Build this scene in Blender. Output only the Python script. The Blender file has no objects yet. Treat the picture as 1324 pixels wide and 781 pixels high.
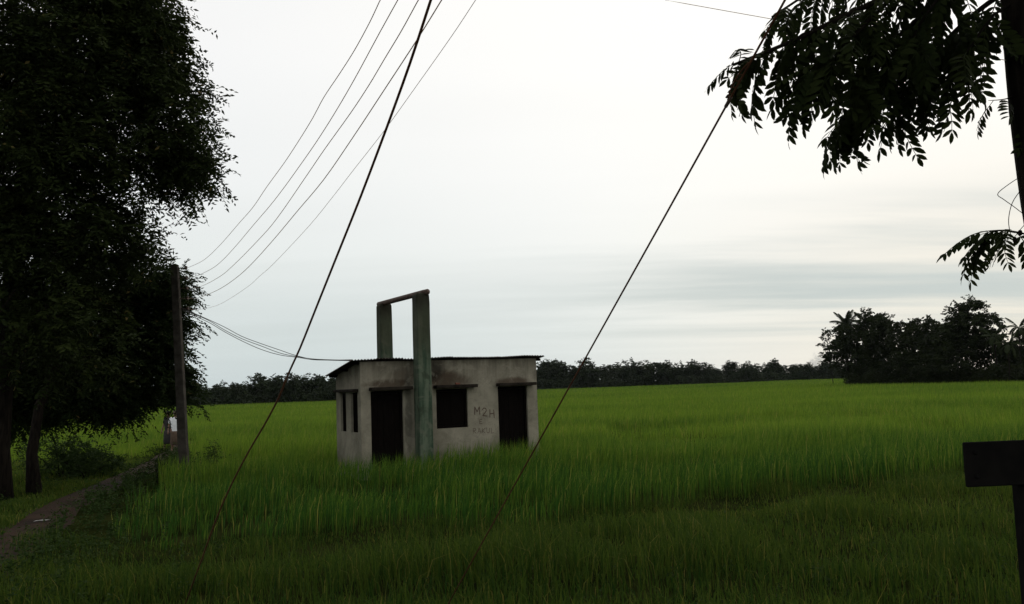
import bpy, math
import numpy as np
from mathutils import Matrix, Vector
R = math.radians
rng = np.random.default_rng(7)
scene = bpy.context.scene
COL = scene.collection

# ---------------------------------------------------------------- camera
FPX, IMW, IMH = 1200.0, 1324.0, 781.0          # focal length in photo pixels, photo size
EYE = Vector((0, 0, 2.3))
PITCH, ROLL = R(5.1), R(-2.0)
cam_d = bpy.data.cameras.new('camera')
cam_d.sensor_width = 36.0
cam_d.lens = 36.0 * FPX / IMW
cam_d.clip_start, cam_d.clip_end = 0.05, 6000
cam = bpy.data.objects.new('camera', cam_d)
COL.objects.link(cam)
CROT = Matrix.Rotation(R(90) + PITCH, 3, 'X') @ Matrix.Rotation(ROLL, 3, 'Z')
cam.matrix_world = Matrix.Translation(EYE) @ CROT.to_4x4()
scene.camera = cam

# ---------------------------------------------------------------- sky, sun, exposure
SUN_EL, SUN_AZ = R(38), R(48)                  # azimuth to the right of the view direction
world = bpy.data.worlds.new('World')
scene.world = world
world.use_nodes = True
SKY_STRENGTH = 0.1
sun_d = bpy.data.lights.new('sun', 'SUN')
sun_d.energy, sun_d.angle, sun_d.color = 0.55, R(35), (1.0, 0.95, 0.86)
sun = bpy.data.objects.new('sun', sun_d)
COL.objects.link(sun)
sdir = Vector((math.sin(SUN_AZ) * math.cos(SUN_EL), math.cos(SUN_AZ) * math.cos(SUN_EL), math.sin(SUN_EL)))
sun.rotation_euler = sdir.to_track_quat('Z', 'Y').to_euler()
sun.location = sdir * 60
vs = scene.view_settings
vs.view_transform, vs.look, vs.exposure, vs.gamma = 'Standard', 'None', 0.0, 1.0
vs.use_curve_mapping = False
scene.cycles.max_bounces = 6
scene.cycles.diffuse_bounces = 3
scene.cycles.transmission_bounces = 4
scene.cycles.transparent_max_bounces = 8
scene.cycles.use_denoising = True
scene.cycles.volume_bounces = 0


class NT:
    """small node-tree writer"""
    def __init__(self, tree):
        self.t = tree
        tree.nodes.clear()

    def n(self, kind, **kw):
        nd = self.t.nodes.new(kind)
        for k, v in kw.items():
            if k == 'ins':
                for i, val in v.items():
                    s = nd.inputs[i]
                    if isinstance(val, bpy.types.NodeSocket):
                        self.t.links.new(val, s)
                    else:
                        s.default_value = val
            else:
                setattr(nd, k, v)
        return nd

    def math(self, op, a, b=0.0, c=0.0, clamp=False):
        nd = self.n('ShaderNodeMath', operation=op, use_clamp=clamp, ins={0: a, 1: b, 2: c})
        return nd.outputs[0]

    def mix(self, f, a, b, blend='MIX'):
        nd = self.n('ShaderNodeMix', data_type='RGBA', blend_type=blend, ins={0: f, 6: a, 7: b})
        return nd.outputs[2]

    def ramp(self, f, stops, interp='LINEAR'):
        nd = self.n('ShaderNodeValToRGB', ins={0: f})
        cr = nd.color_ramp
        cr.interpolation = interp
        while len(cr.elements) < len(stops):
            cr.elements.new(0.5)
        for e, (p, c) in zip(cr.elements, stops):
            e.position = p
            e.color = (c, c, c, 1) if not isinstance(c, (tuple, list)) else (*c[:3], 1)
        return nd.outputs[0]

    def smooth(self, v, lo, hi):
        nd = self.n('ShaderNodeMapRange', interpolation_type='SMOOTHSTEP', ins={0: v, 1: lo, 2: hi, 3: 0.0, 4: 1.0})
        return nd.outputs[0]

    def noise(self, vec, scale, detail=4.0, rough=0.55, dist=0.0):
        nd = self.n('ShaderNodeTexNoise', ins={'Scale': scale, 'Detail': detail, 'Roughness': rough, 'Distortion': dist})
        if vec is not None:
            self.t.links.new(vec, nd.inputs['Vector'])
        return nd.outputs[0]

    def mapping(self, vec, loc=(0, 0, 0), rot=(0, 0, 0), scale=(1, 1, 1)):
        return self.n('ShaderNodeMapping', ins={0: vec, 1: loc, 2: rot, 3: scale}).outputs[0]


def rgb(*c):
    return (*c, 1.0)


def build_sky():
    w = NT(world.node_tree)
    out = w.n('ShaderNodeOutputWorld')
    bg = w.n('ShaderNodeBackground', ins={1: SKY_STRENGTH})
    w.t.links.new(bg.outputs[0], out.inputs[0])
    sky = w.n('ShaderNodeTexSky', sky_type='NISHITA', sun_disc=False, sun_elevation=SUN_EL, sun_rotation=SUN_AZ)
    d = w.n('ShaderNodeTexCoord').outputs['Generated']
    sep = w.n('ShaderNodeSeparateXYZ', ins={0: d})
    x, y, z = sep.outputs
    # overcast veil: grey-blue near the horizon, white higher up
    veil = w.ramp(z, [(0.0, (0.60, 0.68, 0.695)), (0.06, (0.68, 0.745, 0.745)), (0.13, (0.82, 0.855, 0.835)),
                      (0.22, (0.92, 0.935, 0.92)), (0.34, (0.965, 0.965, 0.955)), (1.0, (0.98, 0.98, 0.975))])
    # the sun behind the cloud lights a broad patch of it, warm low down on its side
    dot = w.n('ShaderNodeVectorMath', operation='DOT_PRODUCT', ins={0: d, 1: tuple(sdir)}).outputs['Value']
    glow = w.smooth(dot, 0.40, 1.0)
    veil = w.mix(glow, veil, rgb(1.14, 1.11, 1.04))
    side = w.smooth(x, 0.0, 0.55)
    low = w.math('SUBTRACT', 1.0, w.smooth(z, 0.05, 0.34))
    veil = w.mix(w.math('MULTIPLY', w.math('MULTIPLY', side, low), 0.75), veil, rgb(0.90, 0.815, 0.67))
    # streaky sheets of darker cloud, seen on a flat layer so they thin out towards the horizon
    inv = w.math('DIVIDE', 1.0, w.math('ADD', w.math('MAXIMUM', z, 0.0), 0.07))
    pl = w.n('ShaderNodeCombineXYZ', ins={0: w.math('MULTIPLY', x, inv), 1: w.math('MULTIPLY', y, inv), 2: 0.0}).outputs[0]
    pm = w.mapping(pl, loc=(1.3, 0.4, 0), rot=(0, 0, R(-9)), scale=(0.14, 0.42, 1))
    n1 = w.noise(pm, 1.6, 5, 0.55, 0.3)
    n2 = w.noise(w.mapping(pl, loc=(4, 2, 0), rot=(0, 0, R(-7)), scale=(0.10, 0.75, 1)), 1.7, 5, 0.5, 0.3)
    st = w.smooth(w.math('ADD', w.math('MULTIPLY', n1, 0.68), w.math('MULTIPLY', n2, 0.32)), 0.38, 0.62)
    band = w.math('MULTIPLY', w.smooth(z, 0.015, 0.07), w.math('SUBTRACT', 1.0, w.smooth(z, 0.135, 0.20)))
    reach = w.math('ADD', 0.22, w.math('MULTIPLY', w.smooth(x, -0.12, 0.30), 0.78))
    veil = w.mix(w.math('MULTIPLY', w.math('MULTIPLY', st, band), reach), veil, rgb(0.58, 0.63, 0.61))
    # very faint mottling everywhere
    n3 = w.noise(w.mapping(pl, scale=(0.3, 0.8, 1)), 1.0, 3, 0.5)
    veil = w.mix(1.0, veil, w.ramp(n3, [(0.3, 0.975), (0.7, 1.02)]), 'MULTIPLY')
    veil10 = w.n('ShaderNodeVectorMath', operation='SCALE', ins={0: veil, 3: 1.0 / SKY_STRENGTH}).outputs[0]
    col = w.mix(0.93, sky.outputs[0], veil10)
    w.t.links.new(col, bg.inputs[0])


build_sky()


def ray(px, py):
    v = CROT @ Vector(((px - IMW / 2) / FPX, -(py - IMH / 2) / FPX, -1.0))
    return v


def at(px, py, depth):
    """world point seen at a photo position, at a given distance along the field"""
    v = ray(px, py)
    return EYE + v * (depth / v.y)


def sstep(a, b, v):
    t = np.clip((np.asarray(v, float) - a) / (b - a), 0, 1)
    return t * t * (3 - 2 * t)


def vnoise(x, y, seed=0):
    """smooth value noise, numpy"""
    x = np.asarray(x, float); y = np.asarray(y, float)
    xi = np.floor(x).astype(np.int64); yi = np.floor(y).astype(np.int64)
    fx = x - xi; fy = y - yi
    fx = fx * fx * (3 - 2 * fx); fy = fy * fy * (3 - 2 * fy)

    def h(a, b):
        n = (a * 374761393 + b * 668265263 + seed * 974711) & 0x7fffffff
        n = ((n ^ (n >> 13)) * 1274126177) & 0x7fffffff
        return ((n ^ (n >> 16)) & 0xffff) / 65535.0
    return (h(xi, yi) * (1 - fx) + h(xi + 1, yi) * fx) * (1 - fy) + (h(xi, yi + 1) * (1 - fx) + h(xi + 1, yi + 1) * fx) * fy


# ---------------------------------------------------------------- materials
MATS = {}


def new_mat(name):
    m = bpy.data.materials.new(name)
    m.use_nodes = True
    MATS[name] = m
    t = NT(m.node_tree)
    out = t.n('ShaderNodeOutputMaterial')
    return m, t, out


def leaf_mat(name, c1, c2, trans=0.35, rough=0.75, spec=0.06, scale=0.6, warm=None):
    """foliage: colour varies leaf by leaf ('tint' attribute) and in soft patches; lets some light through"""
    m, t, out = new_mat(name)
    tint = t.n('ShaderNodeAttribute', attribute_name='tint').outputs['Fac']
    pos = t.n('ShaderNodeTexCoord').outputs['Object']
    big = t.noise(pos, scale, 3, 0.6)
    f = t.math('ADD', t.math('MULTIPLY', tint, 0.6), t.math('MULTIPLY', t.smooth(big, 0.3, 0.7), 0.4))
    col = t.mix(f, rgb(*c1), rgb(*c2))
    if warm:
        col = t.mix(t.smooth(tint, 0.90, 1.0), col, rgb(*warm))
    p = t.n('ShaderNodeBsdfPrincipled', ins={'Base Color': col, 'Roughness': rough, 'Specular IOR Level': spec})
    tr = t.n('ShaderNodeBsdfTranslucent', ins={0: col})
    mx = t.n('ShaderNodeMixShader', ins={0: trans, 1: p.outputs[0], 2: tr.outputs[0]})
    t.t.links.new(mx.outputs[0], out.inputs[0])
    return m


def solid_mat(name, c1, c2, scale=8.0, rough=0.8, spec=0.3, bump=0.0, metallic=0.0, stretch=(1, 1, 1)):
    m, t, out = new_mat(name)
    pos = t.mapping(t.n('ShaderNodeTexCoord').outputs['Object'], scale=stretch)
    nz = t.noise(pos, scale, 6, 0.6)
    col = t.mix(t.smooth(nz, 0.3, 0.7), rgb(*c1), rgb(*c2))
    p = t.n('ShaderNodeBsdfPrincipled', ins={'Base Color': col, 'Roughness': rough, 'Specular IOR Level': spec, 'Metallic': metallic})
    if bump:
        b = t.n('ShaderNodeBump', ins={'Strength': bump, 'Distance': 0.02, 'Height': nz})
        t.t.links.new(b.outputs[0], p.inputs['Normal'])
    t.t.links.new(p.outputs[0], out.inputs[0])
    return m


def field_leaf_mat(name, lush, pale, dry, shade_near=False):
    """rice: lush and yellowing patches over metres, every blade a little different"""
    m, t, out = new_mat(name)
    tint = t.n('ShaderNodeAttribute', attribute_name='tint').outputs['Fac']
    pos = t.n('ShaderNodeTexCoord').outputs['Object']
    big = t.noise(t.mapping(pos, rot=(0, 0, R(12)), scale=(0.035, 0.11, 0.0)), 1.0, 4, 0.55)
    med = t.noise(t.mapping(pos, scale=(0.35, 0.6, 0.0)), 1.0, 3, 0.5)
    f = t.math('ADD', t.math('MULTIPLY', t.smooth(big, 0.32, 0.66), 0.40),
               t.math('ADD', t.math('MULTIPLY', med, 0.15), t.math('MULTIPLY', t.math('SUBTRACT', tint, 0.25), 0.7)), clamp=True)
    if shade_near:                                                # shade painted into the blade colour: front rows darker, mid-field paler
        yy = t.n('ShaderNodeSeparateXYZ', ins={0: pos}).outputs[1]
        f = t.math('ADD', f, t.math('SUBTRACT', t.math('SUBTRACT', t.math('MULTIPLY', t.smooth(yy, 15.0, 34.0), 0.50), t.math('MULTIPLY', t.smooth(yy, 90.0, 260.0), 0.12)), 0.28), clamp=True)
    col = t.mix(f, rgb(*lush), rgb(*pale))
    col = t.mix(t.math('MULTIPLY', t.smooth(tint, 0.90, 1.0), 0.8), col, rgb(*dry))
    p = t.n('ShaderNodeBsdfPrincipled', ins={'Base Color': col, 'Roughness': 0.75, 'Specular IOR Level': 0.06})
    tr = t.n('ShaderNodeBsdfTranslucent', ins={0: col})
    mx = t.n('ShaderNodeMixShader', ins={0: 0.4, 1: p.outputs[0], 2: tr.outputs[0]})
    t.t.links.new(mx.outputs[0], out.inputs[0])
    return m


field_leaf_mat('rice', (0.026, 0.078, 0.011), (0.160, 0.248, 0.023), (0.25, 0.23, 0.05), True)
field_leaf_mat('wild_grass', (0.015, 0.045, 0.007), (0.090, 0.125, 0.016), (0.17, 0.15, 0.035))
leaf_mat('weed_leaf', (0.014, 0.032, 0.007), (0.036, 0.058, 0.014), 0.25)
leaf_mat('tall_tree_leaf', (0.009, 0.016, 0.004), (0.026, 0.036, 0.008), 0.25, warm=(0.12, 0.09, 0.03))
leaf_mat('feathery_leaf', (0.009, 0.018, 0.005), (0.026, 0.040, 0.010), 0.25, warm=(0.10, 0.075, 0.03))
leaf_mat('roadside_leaf', (0.012, 0.020, 0.006), (0.030, 0.040, 0.010), 0.2)
leaf_mat('copse_leaf', (0.010, 0.015, 0.006), (0.022, 0.029, 0.010), 0.15, scale=0.2)
leaf_mat('far_leaf', (0.013, 0.021, 0.011), (0.030, 0.040, 0.019), 0.15, scale=0.1)
leaf_mat('palm_leaf', (0.010, 0.016, 0.006), (0.024, 0.032, 0.010), 0.15)
solid_mat('bark', (0.007, 0.006, 0.005), (0.020, 0.016, 0.013), 6, 0.95, 0.03, 0.6, stretch=(3, 3, 0.6))
solid_mat('dark_bark', (0.008, 0.0065, 0.0055), (0.022, 0.018, 0.014), 6, 0.95, 0.03, 0.6, stretch=(3, 3, 0.6))
solid_mat('pole_concrete', (0.028, 0.025, 0.021), (0.060, 0.053, 0.045), 5, 0.9, 0.05, 0.3)
solid_mat('wire_metal', (0.52, 0.33, 0.21), (0.62, 0.41, 0.28), 30, 0.6, 0.4)
solid_mat('guy_metal', (0.065, 0.027, 0.014), (0.105, 0.044, 0.022), 25, 0.8, 0.1)
solid_mat('cable_rubber', (0.04, 0.038, 0.036), (0.07, 0.065, 0.06), 20, 0.6, 0.3)
solid_mat('porcelain', (0.035, 0.022, 0.016), (0.06, 0.04, 0.03), 9, 0.35, 0.4)
solid_mat('iron', (0.045, 0.035, 0.03), (0.10, 0.065, 0.045), 14, 0.75, 0.3)
solid_mat('sign_paint', (0.006, 0.006, 0.006), (0.012, 0.011, 0.010), 5, 0.95, 0.02)
solid_mat('dark_wood', (0.004, 0.0035, 0.003), (0.009, 0.007, 0.006), 10, 0.95, 0.0, stretch=(4, 4, 0.5))
solid_mat('slab', (0.012, 0.010, 0.008), (0.034, 0.028, 0.022), 6, 0.9, 0.03, 0.4)
solid_mat('pipe_rust', (0.05, 0.03, 0.022), (0.12, 0.085, 0.07), 7, 0.8, 0.2)
solid_mat('charcoal', (0.07, 0.045, 0.036), (0.11, 0.075, 0.06), 40, 0.95, 0.05)
solid_mat('brick_red', (0.13, 0.05, 0.035), (0.2, 0.08, 0.055), 15, 0.9, 0.1)
solid_mat('soot', (0.008, 0.008, 0.008), (0.016, 0.015, 0.014), 3, 0.95, 0.05)
solid_mat('skin', (0.13, 0.070, 0.045), (0.16, 0.09, 0.06), 12, 0.6, 0.3)
solid_mat('white_cloth', (0.62, 0.64, 0.66), (0.75, 0.76, 0.77), 9, 0.9, 0.1)
solid_mat('dark_cloth', (0.02, 0.02, 0.022), (0.04, 0.036, 0.035), 9, 0.9, 0.1)
solid_mat('brown_cloth', (0.06, 0.042, 0.03), (0.10, 0.07, 0.05), 9, 0.9, 0.1)
solid_mat('hair', (0.008, 0.007, 0.006), (0.014, 0.012, 0.01), 30, 0.5, 0.3)
solid_mat('paper', (0.32, 0.32, 0.31), (0.42, 0.42, 0.41), 9, 0.8, 0.2)


def wall_mat():
    m, t, out = new_mat('whitewash')
    o = t.n('ShaderNodeTexCoord').outputs['Object']
    sep = t.n('ShaderNodeSeparateXYZ', ins={0: o})
    x, y, z = sep.outputs
    fine = t.noise(o, 9.0, 7, 0.65)
    blotch = t.noise(o, 1.3, 5, 0.6, 0.4)
    col = t.mix(t.smooth(blotch, 0.3, 0.7), rgb(0.190, 0.174, 0.132), rgb(0.300, 0.277, 0.215))
    col = t.mix(t.math('MULTIPLY', t.smooth(fine, 0.48, 0.75), 0.35), col, rgb(0.105, 0.095, 0.075))
    # run-off streaks below the eaves
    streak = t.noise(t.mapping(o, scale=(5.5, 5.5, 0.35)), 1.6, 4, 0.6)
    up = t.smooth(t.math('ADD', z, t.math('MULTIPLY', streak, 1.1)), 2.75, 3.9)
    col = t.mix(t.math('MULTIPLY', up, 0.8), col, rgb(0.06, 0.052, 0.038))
    # soot and rust brown stains spreading up from each lintel, plus painted column shade

    def stain_or_shade(cx, cz, rx, rz, amount, c):
        nonlocal col
        ex = t.math('POWER', t.math('DIVIDE', t.math('SUBTRACT', x, cx), rx), 2.0)
        ez = t.math('POWER', t.math('DIVIDE', t.math('SUBTRACT', z, cz), rz), 2.0)
        e = t.math('ADD', t.math('ADD', ex, ez), t.math('MULTIPLY', t.math('SUBTRACT', blotch, 0.5), 1.6))
        e = t.math('ADD', e, t.math('MULTIPLY', t.math('SUBTRACT', fine, 0.5), 0.8))
        f = t.math('MULTIPLY', t.math('SUBTRACT', 1.0, t.smooth(e, 0.15, 1.15)), amount)
        f = t.math('MULTIPLY', f, t.math('LESS_THAN', y, 0.1))
        col = t.mix(f, col, rgb(*c))
    stain_or_shade(0.75, 2.42, 0.75, 0.16, 0.8, (0.05, 0.032, 0.02))
    stain_or_shade(1.15, 2.62, 0.45, 0.25, 0.5, (0.06, 0.04, 0.025))
    stain_or_shade(2.35, 2.50, 0.85, 0.30, 0.85, (0.05, 0.032, 0.02))
    stain_or_shade(2.0, 2.78, 0.40, 0.35, 0.8, (0.02, 0.018, 0.014))
    stain_or_shade(4.45, 2.38, 0.62, 0.16, 0.8, (0.055, 0.033, 0.02))
    stain_or_shade(1.30, 1.6, 0.12, 1.3, 0.6, (0.06, 0.058, 0.048))  # dark strip painted for the shade between wall and front column
    # patched plaster, hairline cracks and speckled mildew
    patch = t.noise(t.mapping(o, loc=(3.1, 0, 1.7)), 2.1, 6, 0.7, 0.8)
    col = t.mix(t.math('MULTIPLY', t.smooth(patch, 0.52, 0.62), 0.30), col, rgb(0.33, 0.305, 0.24))
    col = t.mix(t.math('MULTIPLY', t.smooth(patch, 0.46, 0.34), 0.30), col, rgb(0.11, 0.105, 0.082))
    crack = t.n('ShaderNodeTexVoronoi', feature='DISTANCE_TO_EDGE', ins={'Vector': t.mapping(t.n('ShaderNodeVectorMath', operation='ADD', ins={0: o, 1: t.n('ShaderNodeTexNoise', ins={'Vector': o, 'Scale': 3.0, 'Detail': 5.0}).outputs['Color']}).outputs[0], scale=(0.9, 0.9, 0.55)), 'Scale': 1.2}).outputs['Distance']
    col = t.mix(t.math('MULTIPLY', t.math('LESS_THAN', crack, 0.008), 0.22), col, rgb(0.06, 0.052, 0.042))
    speck = t.noise(o, 38.0, 3, 0.7)
    col = t.mix(t.math('MULTIPLY', t.smooth(speck, 0.58, 0.72), 0.5), col, rgb(0.085, 0.08, 0.062))
    # damp, mossy foot
    foot = t.math('SUBTRACT', 1.0, t.smooth(t.math('ADD', z, t.math('MULTIPLY', blotch, 0.8)), 0.7, 1.5))
    col = t.mix(t.math('MULTIPLY', foot, 0.45), col, rgb(0.09, 0.093, 0.06))
    p = t.n('ShaderNodeBsdfPrincipled', ins={'Base Color': col, 'Roughness': 0.92, 'Specular IOR Level': 0.1})
    b = t.n('ShaderNodeBump', ins={'Strength': 0.35, 'Distance': 0.02, 'Height': fine})
    t.t.links.new(b.outputs[0], p.inputs['Normal'])
    t.t.links.new(p.outputs[0], out.inputs[0])
    return m


def column_mat():
    m, t, out = new_mat('green_concrete')
    o = t.n('ShaderNodeTexCoord').outputs['Object']
    z = t.n('ShaderNodeSeparateXYZ', ins={0: o}).outputs[2]
    fine = t.noise(o, 8.0, 7, 0.65)
    streak = t.noise(t.mapping(o, scale=(6, 6, 0.5)), 1.5, 5, 0.6)
    col = t.mix(t.smooth(streak, 0.35, 0.65), rgb(0.034, 0.060, 0.038), rgb(0.112, 0.142, 0.098))
    blot = t.noise(o, 2.6, 6, 0.65, 0.6)
    col = t.mix(t.math('MULTIPLY', t.smooth(blot, 0.50, 0.62), 0.55), col, rgb(0.15, 0.155, 0.115))
    col = t.mix(t.math('MULTIPLY', t.smooth(blot, 0.46, 0.34), 0.6), col, rgb(0.028, 0.036, 0.022))
    worn = t.smooth(t.math('ADD', z, t.math('MULTIPLY', streak, 1.6)), 3.6, 4.6)
    col = t.mix(t.math('MULTIPLY', worn, 0.75), col, rgb(0.055, 0.058, 0.036))
    top = t.smooth(t.math('ADD', z, t.math('MULTIPLY', streak, 0.8)), 4.5, 5.1)
    col = t.mix(t.math('MULTIPLY', top, 0.8), col, rgb(0.022, 0.02, 0.014))
    col = t.mix(t.math('MULTIPLY', t.smooth(fine, 0.5, 0.75), 0.4), col, rgb(0.035, 0.04, 0.028))
    p = t.n('ShaderNodeBsdfPrincipled', ins={'Base Color': col, 'Roughness': 0.9, 'Specular IOR Level': 0.12})
    b = t.n('ShaderNodeBump', ins={'Strength': 0.4, 'Distance': 0.02, 'Height': fine})
    t.t.links.new(b.outputs[0], p.inputs['Normal'])
    t.t.links.new(p.outputs[0], out.inputs[0])
    return m


def sheet_mat():
    m, t, out = new_mat('roof_sheet')
    o = t.n('ShaderNodeTexCoord').outputs['Object']
    nz = t.noise(t.mapping(o, scale=(2, 0.6, 1)), 3.0, 6, 0.65)
    col = t.mix(t.smooth(nz, 0.35, 0.65), rgb(0.03, 0.02, 0.015), rgb(0.09, 0.068, 0.055))
    p = t.n('ShaderNodeBsdfPrincipled', ins={'Base Color': col, 'Roughness': 0.75, 'Specular IOR Level': 0.2})
    t.t.links.new(p.outputs[0], out.inputs[0])
    return m


def ground_mat():
    m, t, out = new_mat('field_soil')
    o = t.n('ShaderNodeTexCoord').outputs['Object']
    nz = t.noise(o, 0.8, 6, 0.65)
    col = t.mix(t.smooth(nz, 0.35, 0.65), rgb(0.008, 0.011, 0.003), rgb(0.018, 0.022, 0.006))
    p = t.n('ShaderNodeBsdfPrincipled', ins={'Base Color': col, 'Roughness': 1.0, 'Specular IOR Level': 0.0})
    t.t.links.new(p.outputs[0], out.inputs[0])
    return m


def path_mat():
    m, t, out = new_mat('trodden_earth')
    o = t.n('ShaderNodeTexCoord').outputs['Object']
    nz = t.noise(o, 1.5, 7, 0.65)
    f2 = t.noise(o, 18, 5, 0.6)
    col = t.mix(t.smooth(nz, 0.3, 0.7), rgb(0.010, 0.0065, 0.0045), rgb(0.036, 0.021, 0.013))
    col = t.mix(t.math('MULTIPLY', t.smooth(f2, 0.5, 0.7), 0.5), col, rgb(0.035, 0.022, 0.015))
    p = t.n('ShaderNodeBsdfPrincipled', ins={'Base Color': col, 'Roughness': 0.95, 'Specular IOR Level': 0.08})
    b = t.n('ShaderNodeBump', ins={'Strength': 0.6, 'Distance': 0.04, 'Height': f2})
    t.t.links.new(b.outputs[0], p.inputs['Normal'])
    t.t.links.new(p.outputs[0], out.inputs[0])
    return m


wall_mat(); column_mat(); sheet_mat(); ground_mat(); path_mat()


# ---------------------------------------------------------------- mesh helpers
def tag(o, label=None, cat=None, group=None, kind=None):
    if label: o['label'] = label
    if cat: o['category'] = cat
    if group: o['group'] = group
    if kind: o['kind'] = kind
    return o


def empty(name, loc, rz=0.0):
    o = bpy.data.objects.new(name, None)
    o.location = loc
    o.rotation_euler = (0, 0, rz)
    o.empty_display_size = 0.2
    COL.objects.link(o)
    return o


def link(name, me, mat=None, parent=None, world_coords=False):
    o = bpy.data.objects.new(name, me)
    COL.objects.link(o)
    if mat and not me.materials:
        me.materials.append(MATS[mat])
    if parent:
        o.parent = parent
        if world_coords:
            pm = Matrix.Translation(parent.location) @ parent.rotation_euler.to_matrix().to_4x4()
            o.matrix_parent_inverse = pm.inverted()
    return o


def np_mesh(name, V, loops, sizes, mat, tint=None, smooth=False):
    V = np.asarray(V, np.float32).reshape(-1, 3)
    loops = np.asarray(loops, np.int32).ravel()
    sizes = np.asarray(sizes, np.int32).ravel()
    me = bpy.data.meshes.new(name)
    me.vertices.add(len(V)); me.vertices.foreach_set('co', V.ravel())
    me.loops.add(len(loops)); me.loops.foreach_set('vertex_index', loops)
    me.polygons.add(len(sizes))
    me.polygons.foreach_set('loop_start', np.concatenate(([0], np.cumsum(sizes)[:-1])).astype(np.int32))
    if tint is not None:
        a = me.attributes.new('tint', 'FLOAT', 'POINT')
        a.data.foreach_set('value', np.asarray(tint, np.float32).ravel())
    me.update(calc_edges=True)
    if smooth:
        me.polygons.foreach_set('use_smooth', np.ones(len(sizes), bool))
    if mat:
        me.materials.append(MATS[mat])
    return me


class MB:
    """collects shapes, builds one mesh"""
    def __init__(self):
        self.V, self.F = [], []

    def add(self, vs, fs):
        k = len(self.V)
        self.V += [tuple(v) for v in vs]
        self.F += [tuple(i + k for i in f) for f in fs]
        return self

    def box(self, x0, x1, y0, y1, z0, z1):
        vs = [(x, y, z) for z in (z0, z1) for y in (y0, y1) for x in (x0, x1)]
        return self.add(vs, [(0, 2, 3, 1), (4, 5, 7, 6), (0, 1, 5, 4), (1, 3, 7, 5), (3, 2, 6, 7), (2, 0, 4, 6)])

    def tube(self, pts, radii, n=6, caps=True):
        pts = [Vector(p) for p in pts]
        if not hasattr(radii, '__len__'):
            radii = [radii] * len(pts)
        vs, fs = [], []
        ref = None
        for i, p in enumerate(pts):
            tg = (pts[min(i + 1, len(pts) - 1)] - pts[max(i - 1, 0)]).normalized()
            if ref is None:
                ref = Vector((1, 0, 0)) if abs(tg.x) < 0.9 else Vector((0, 1, 0))
            a = (ref - tg * ref.dot(tg)).normalized()
            ref = a
            b = tg.cross(a)
            for k in range(n):
                an = 2 * math.pi * k / n
                vs.append(p + (a * math.cos(an) + b * math.sin(an)) * radii[i])
        for i in range(len(pts) - 1):
            for k in range(n):
                k2 = (k + 1) % n
                fs.append((i * n + k, i * n + k2, (i + 1) * n + k2, (i + 1) * n + k))
        if caps:
            fs.append(tuple(range(n - 1, -1, -1)))
            fs.append(tuple(range((len(pts) - 1) * n, len(pts) * n)))
        return self.add(vs, fs)

    def lathe(self, prof, n=12, c=(0, 0, 0)):
        vs, fs = [], []
        for r, z in prof:
            for k in range(n):
                an = 2 * math.pi * k / n
                vs.append((c[0] + r * math.cos(an), c[1] + r * math.sin(an), c[2] + z))
        for i in range(len(prof) - 1):
            for k in range(n):
                k2 = (k + 1) % n
                fs.append((i * n + k, i * n + k2, (i + 1) * n + k2, (i + 1) * n + k))
        fs.append(tuple(range(n - 1, -1, -1)))
        fs.append(tuple(range((len(prof) - 1) * n, len(prof) * n)))
        return self.add(vs, fs)

    def mesh(self, name, mat=None, smooth=False):
        me = bpy.data.meshes.new(name)
        me.from_pydata(self.V, [], self.F)
        me.update()
        if smooth:
            me.polygons.foreach_set('use_smooth', np.ones(len(me.polygons), bool))
        if mat:
            me.materials.append(MATS[mat])
        return me

    def build(self, name, mat, parent=None, smooth=False, bevel=0.0, world_coords=False):
        o = link(name, self.mesh(name, mat, smooth), None, parent, world_coords)
        if bevel:
            b = o.modifiers.new('bevel', 'BEVEL')
            b.width = bevel; b.segments = 2; b.limit_method = 'ANGLE'
        return o


def catmull(pts, sub=4):
    P = [Vector(p) for p in pts]
    if len(P) < 3:
        return P
    out = []
    for i in range(len(P) - 1):
        a, b, c, d = P[max(i - 1, 0)], P[i], P[i + 1], P[min(i + 2, len(P) - 1)]
        for k in range(sub):
            t = k / sub
            out.append(0.5 * ((2 * b) + (c - a) * t + (2 * a - 5 * b + 4 * c - d) * t * t + (3 * b - a - 3 * c + d) * t ** 3))
    out.append(P[-1])
    return out


def unit(v):
    return v / np.maximum(np.linalg.norm(v, axis=-1, keepdims=True), 1e-9)


def leaf_arrays(pos, axis, L, W, tint):
    """folded diamond leaves: 4 vertices, 2 triangles each"""
    n = len(pos)
    axis = unit(axis)
    side = unit(np.cross(axis, unit(rng.normal(size=(n, 3)) + np.array([0, 0, 0.6]))))
    up = np.cross(side, axis)
    L = np.asarray(L).reshape(-1, 1); W = np.asarray(W).reshape(-1, 1)
    mid = pos + axis * L * 0.45
    V = np.stack([pos, mid + side * W * 0.5 + up * W * 0.12, pos + axis * L - up * L * 0.06, mid - side * W * 0.5 + up * W * 0.12], 1)
    i = np.arange(n)[:, None] * 4
    F = np.concatenate([i + [0, 1, 2], i + [0, 2, 3]], 1).reshape(-1)
    return V.reshape(-1, 3), F, np.full(n * 2, 3), np.repeat(tint, 4)


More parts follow.
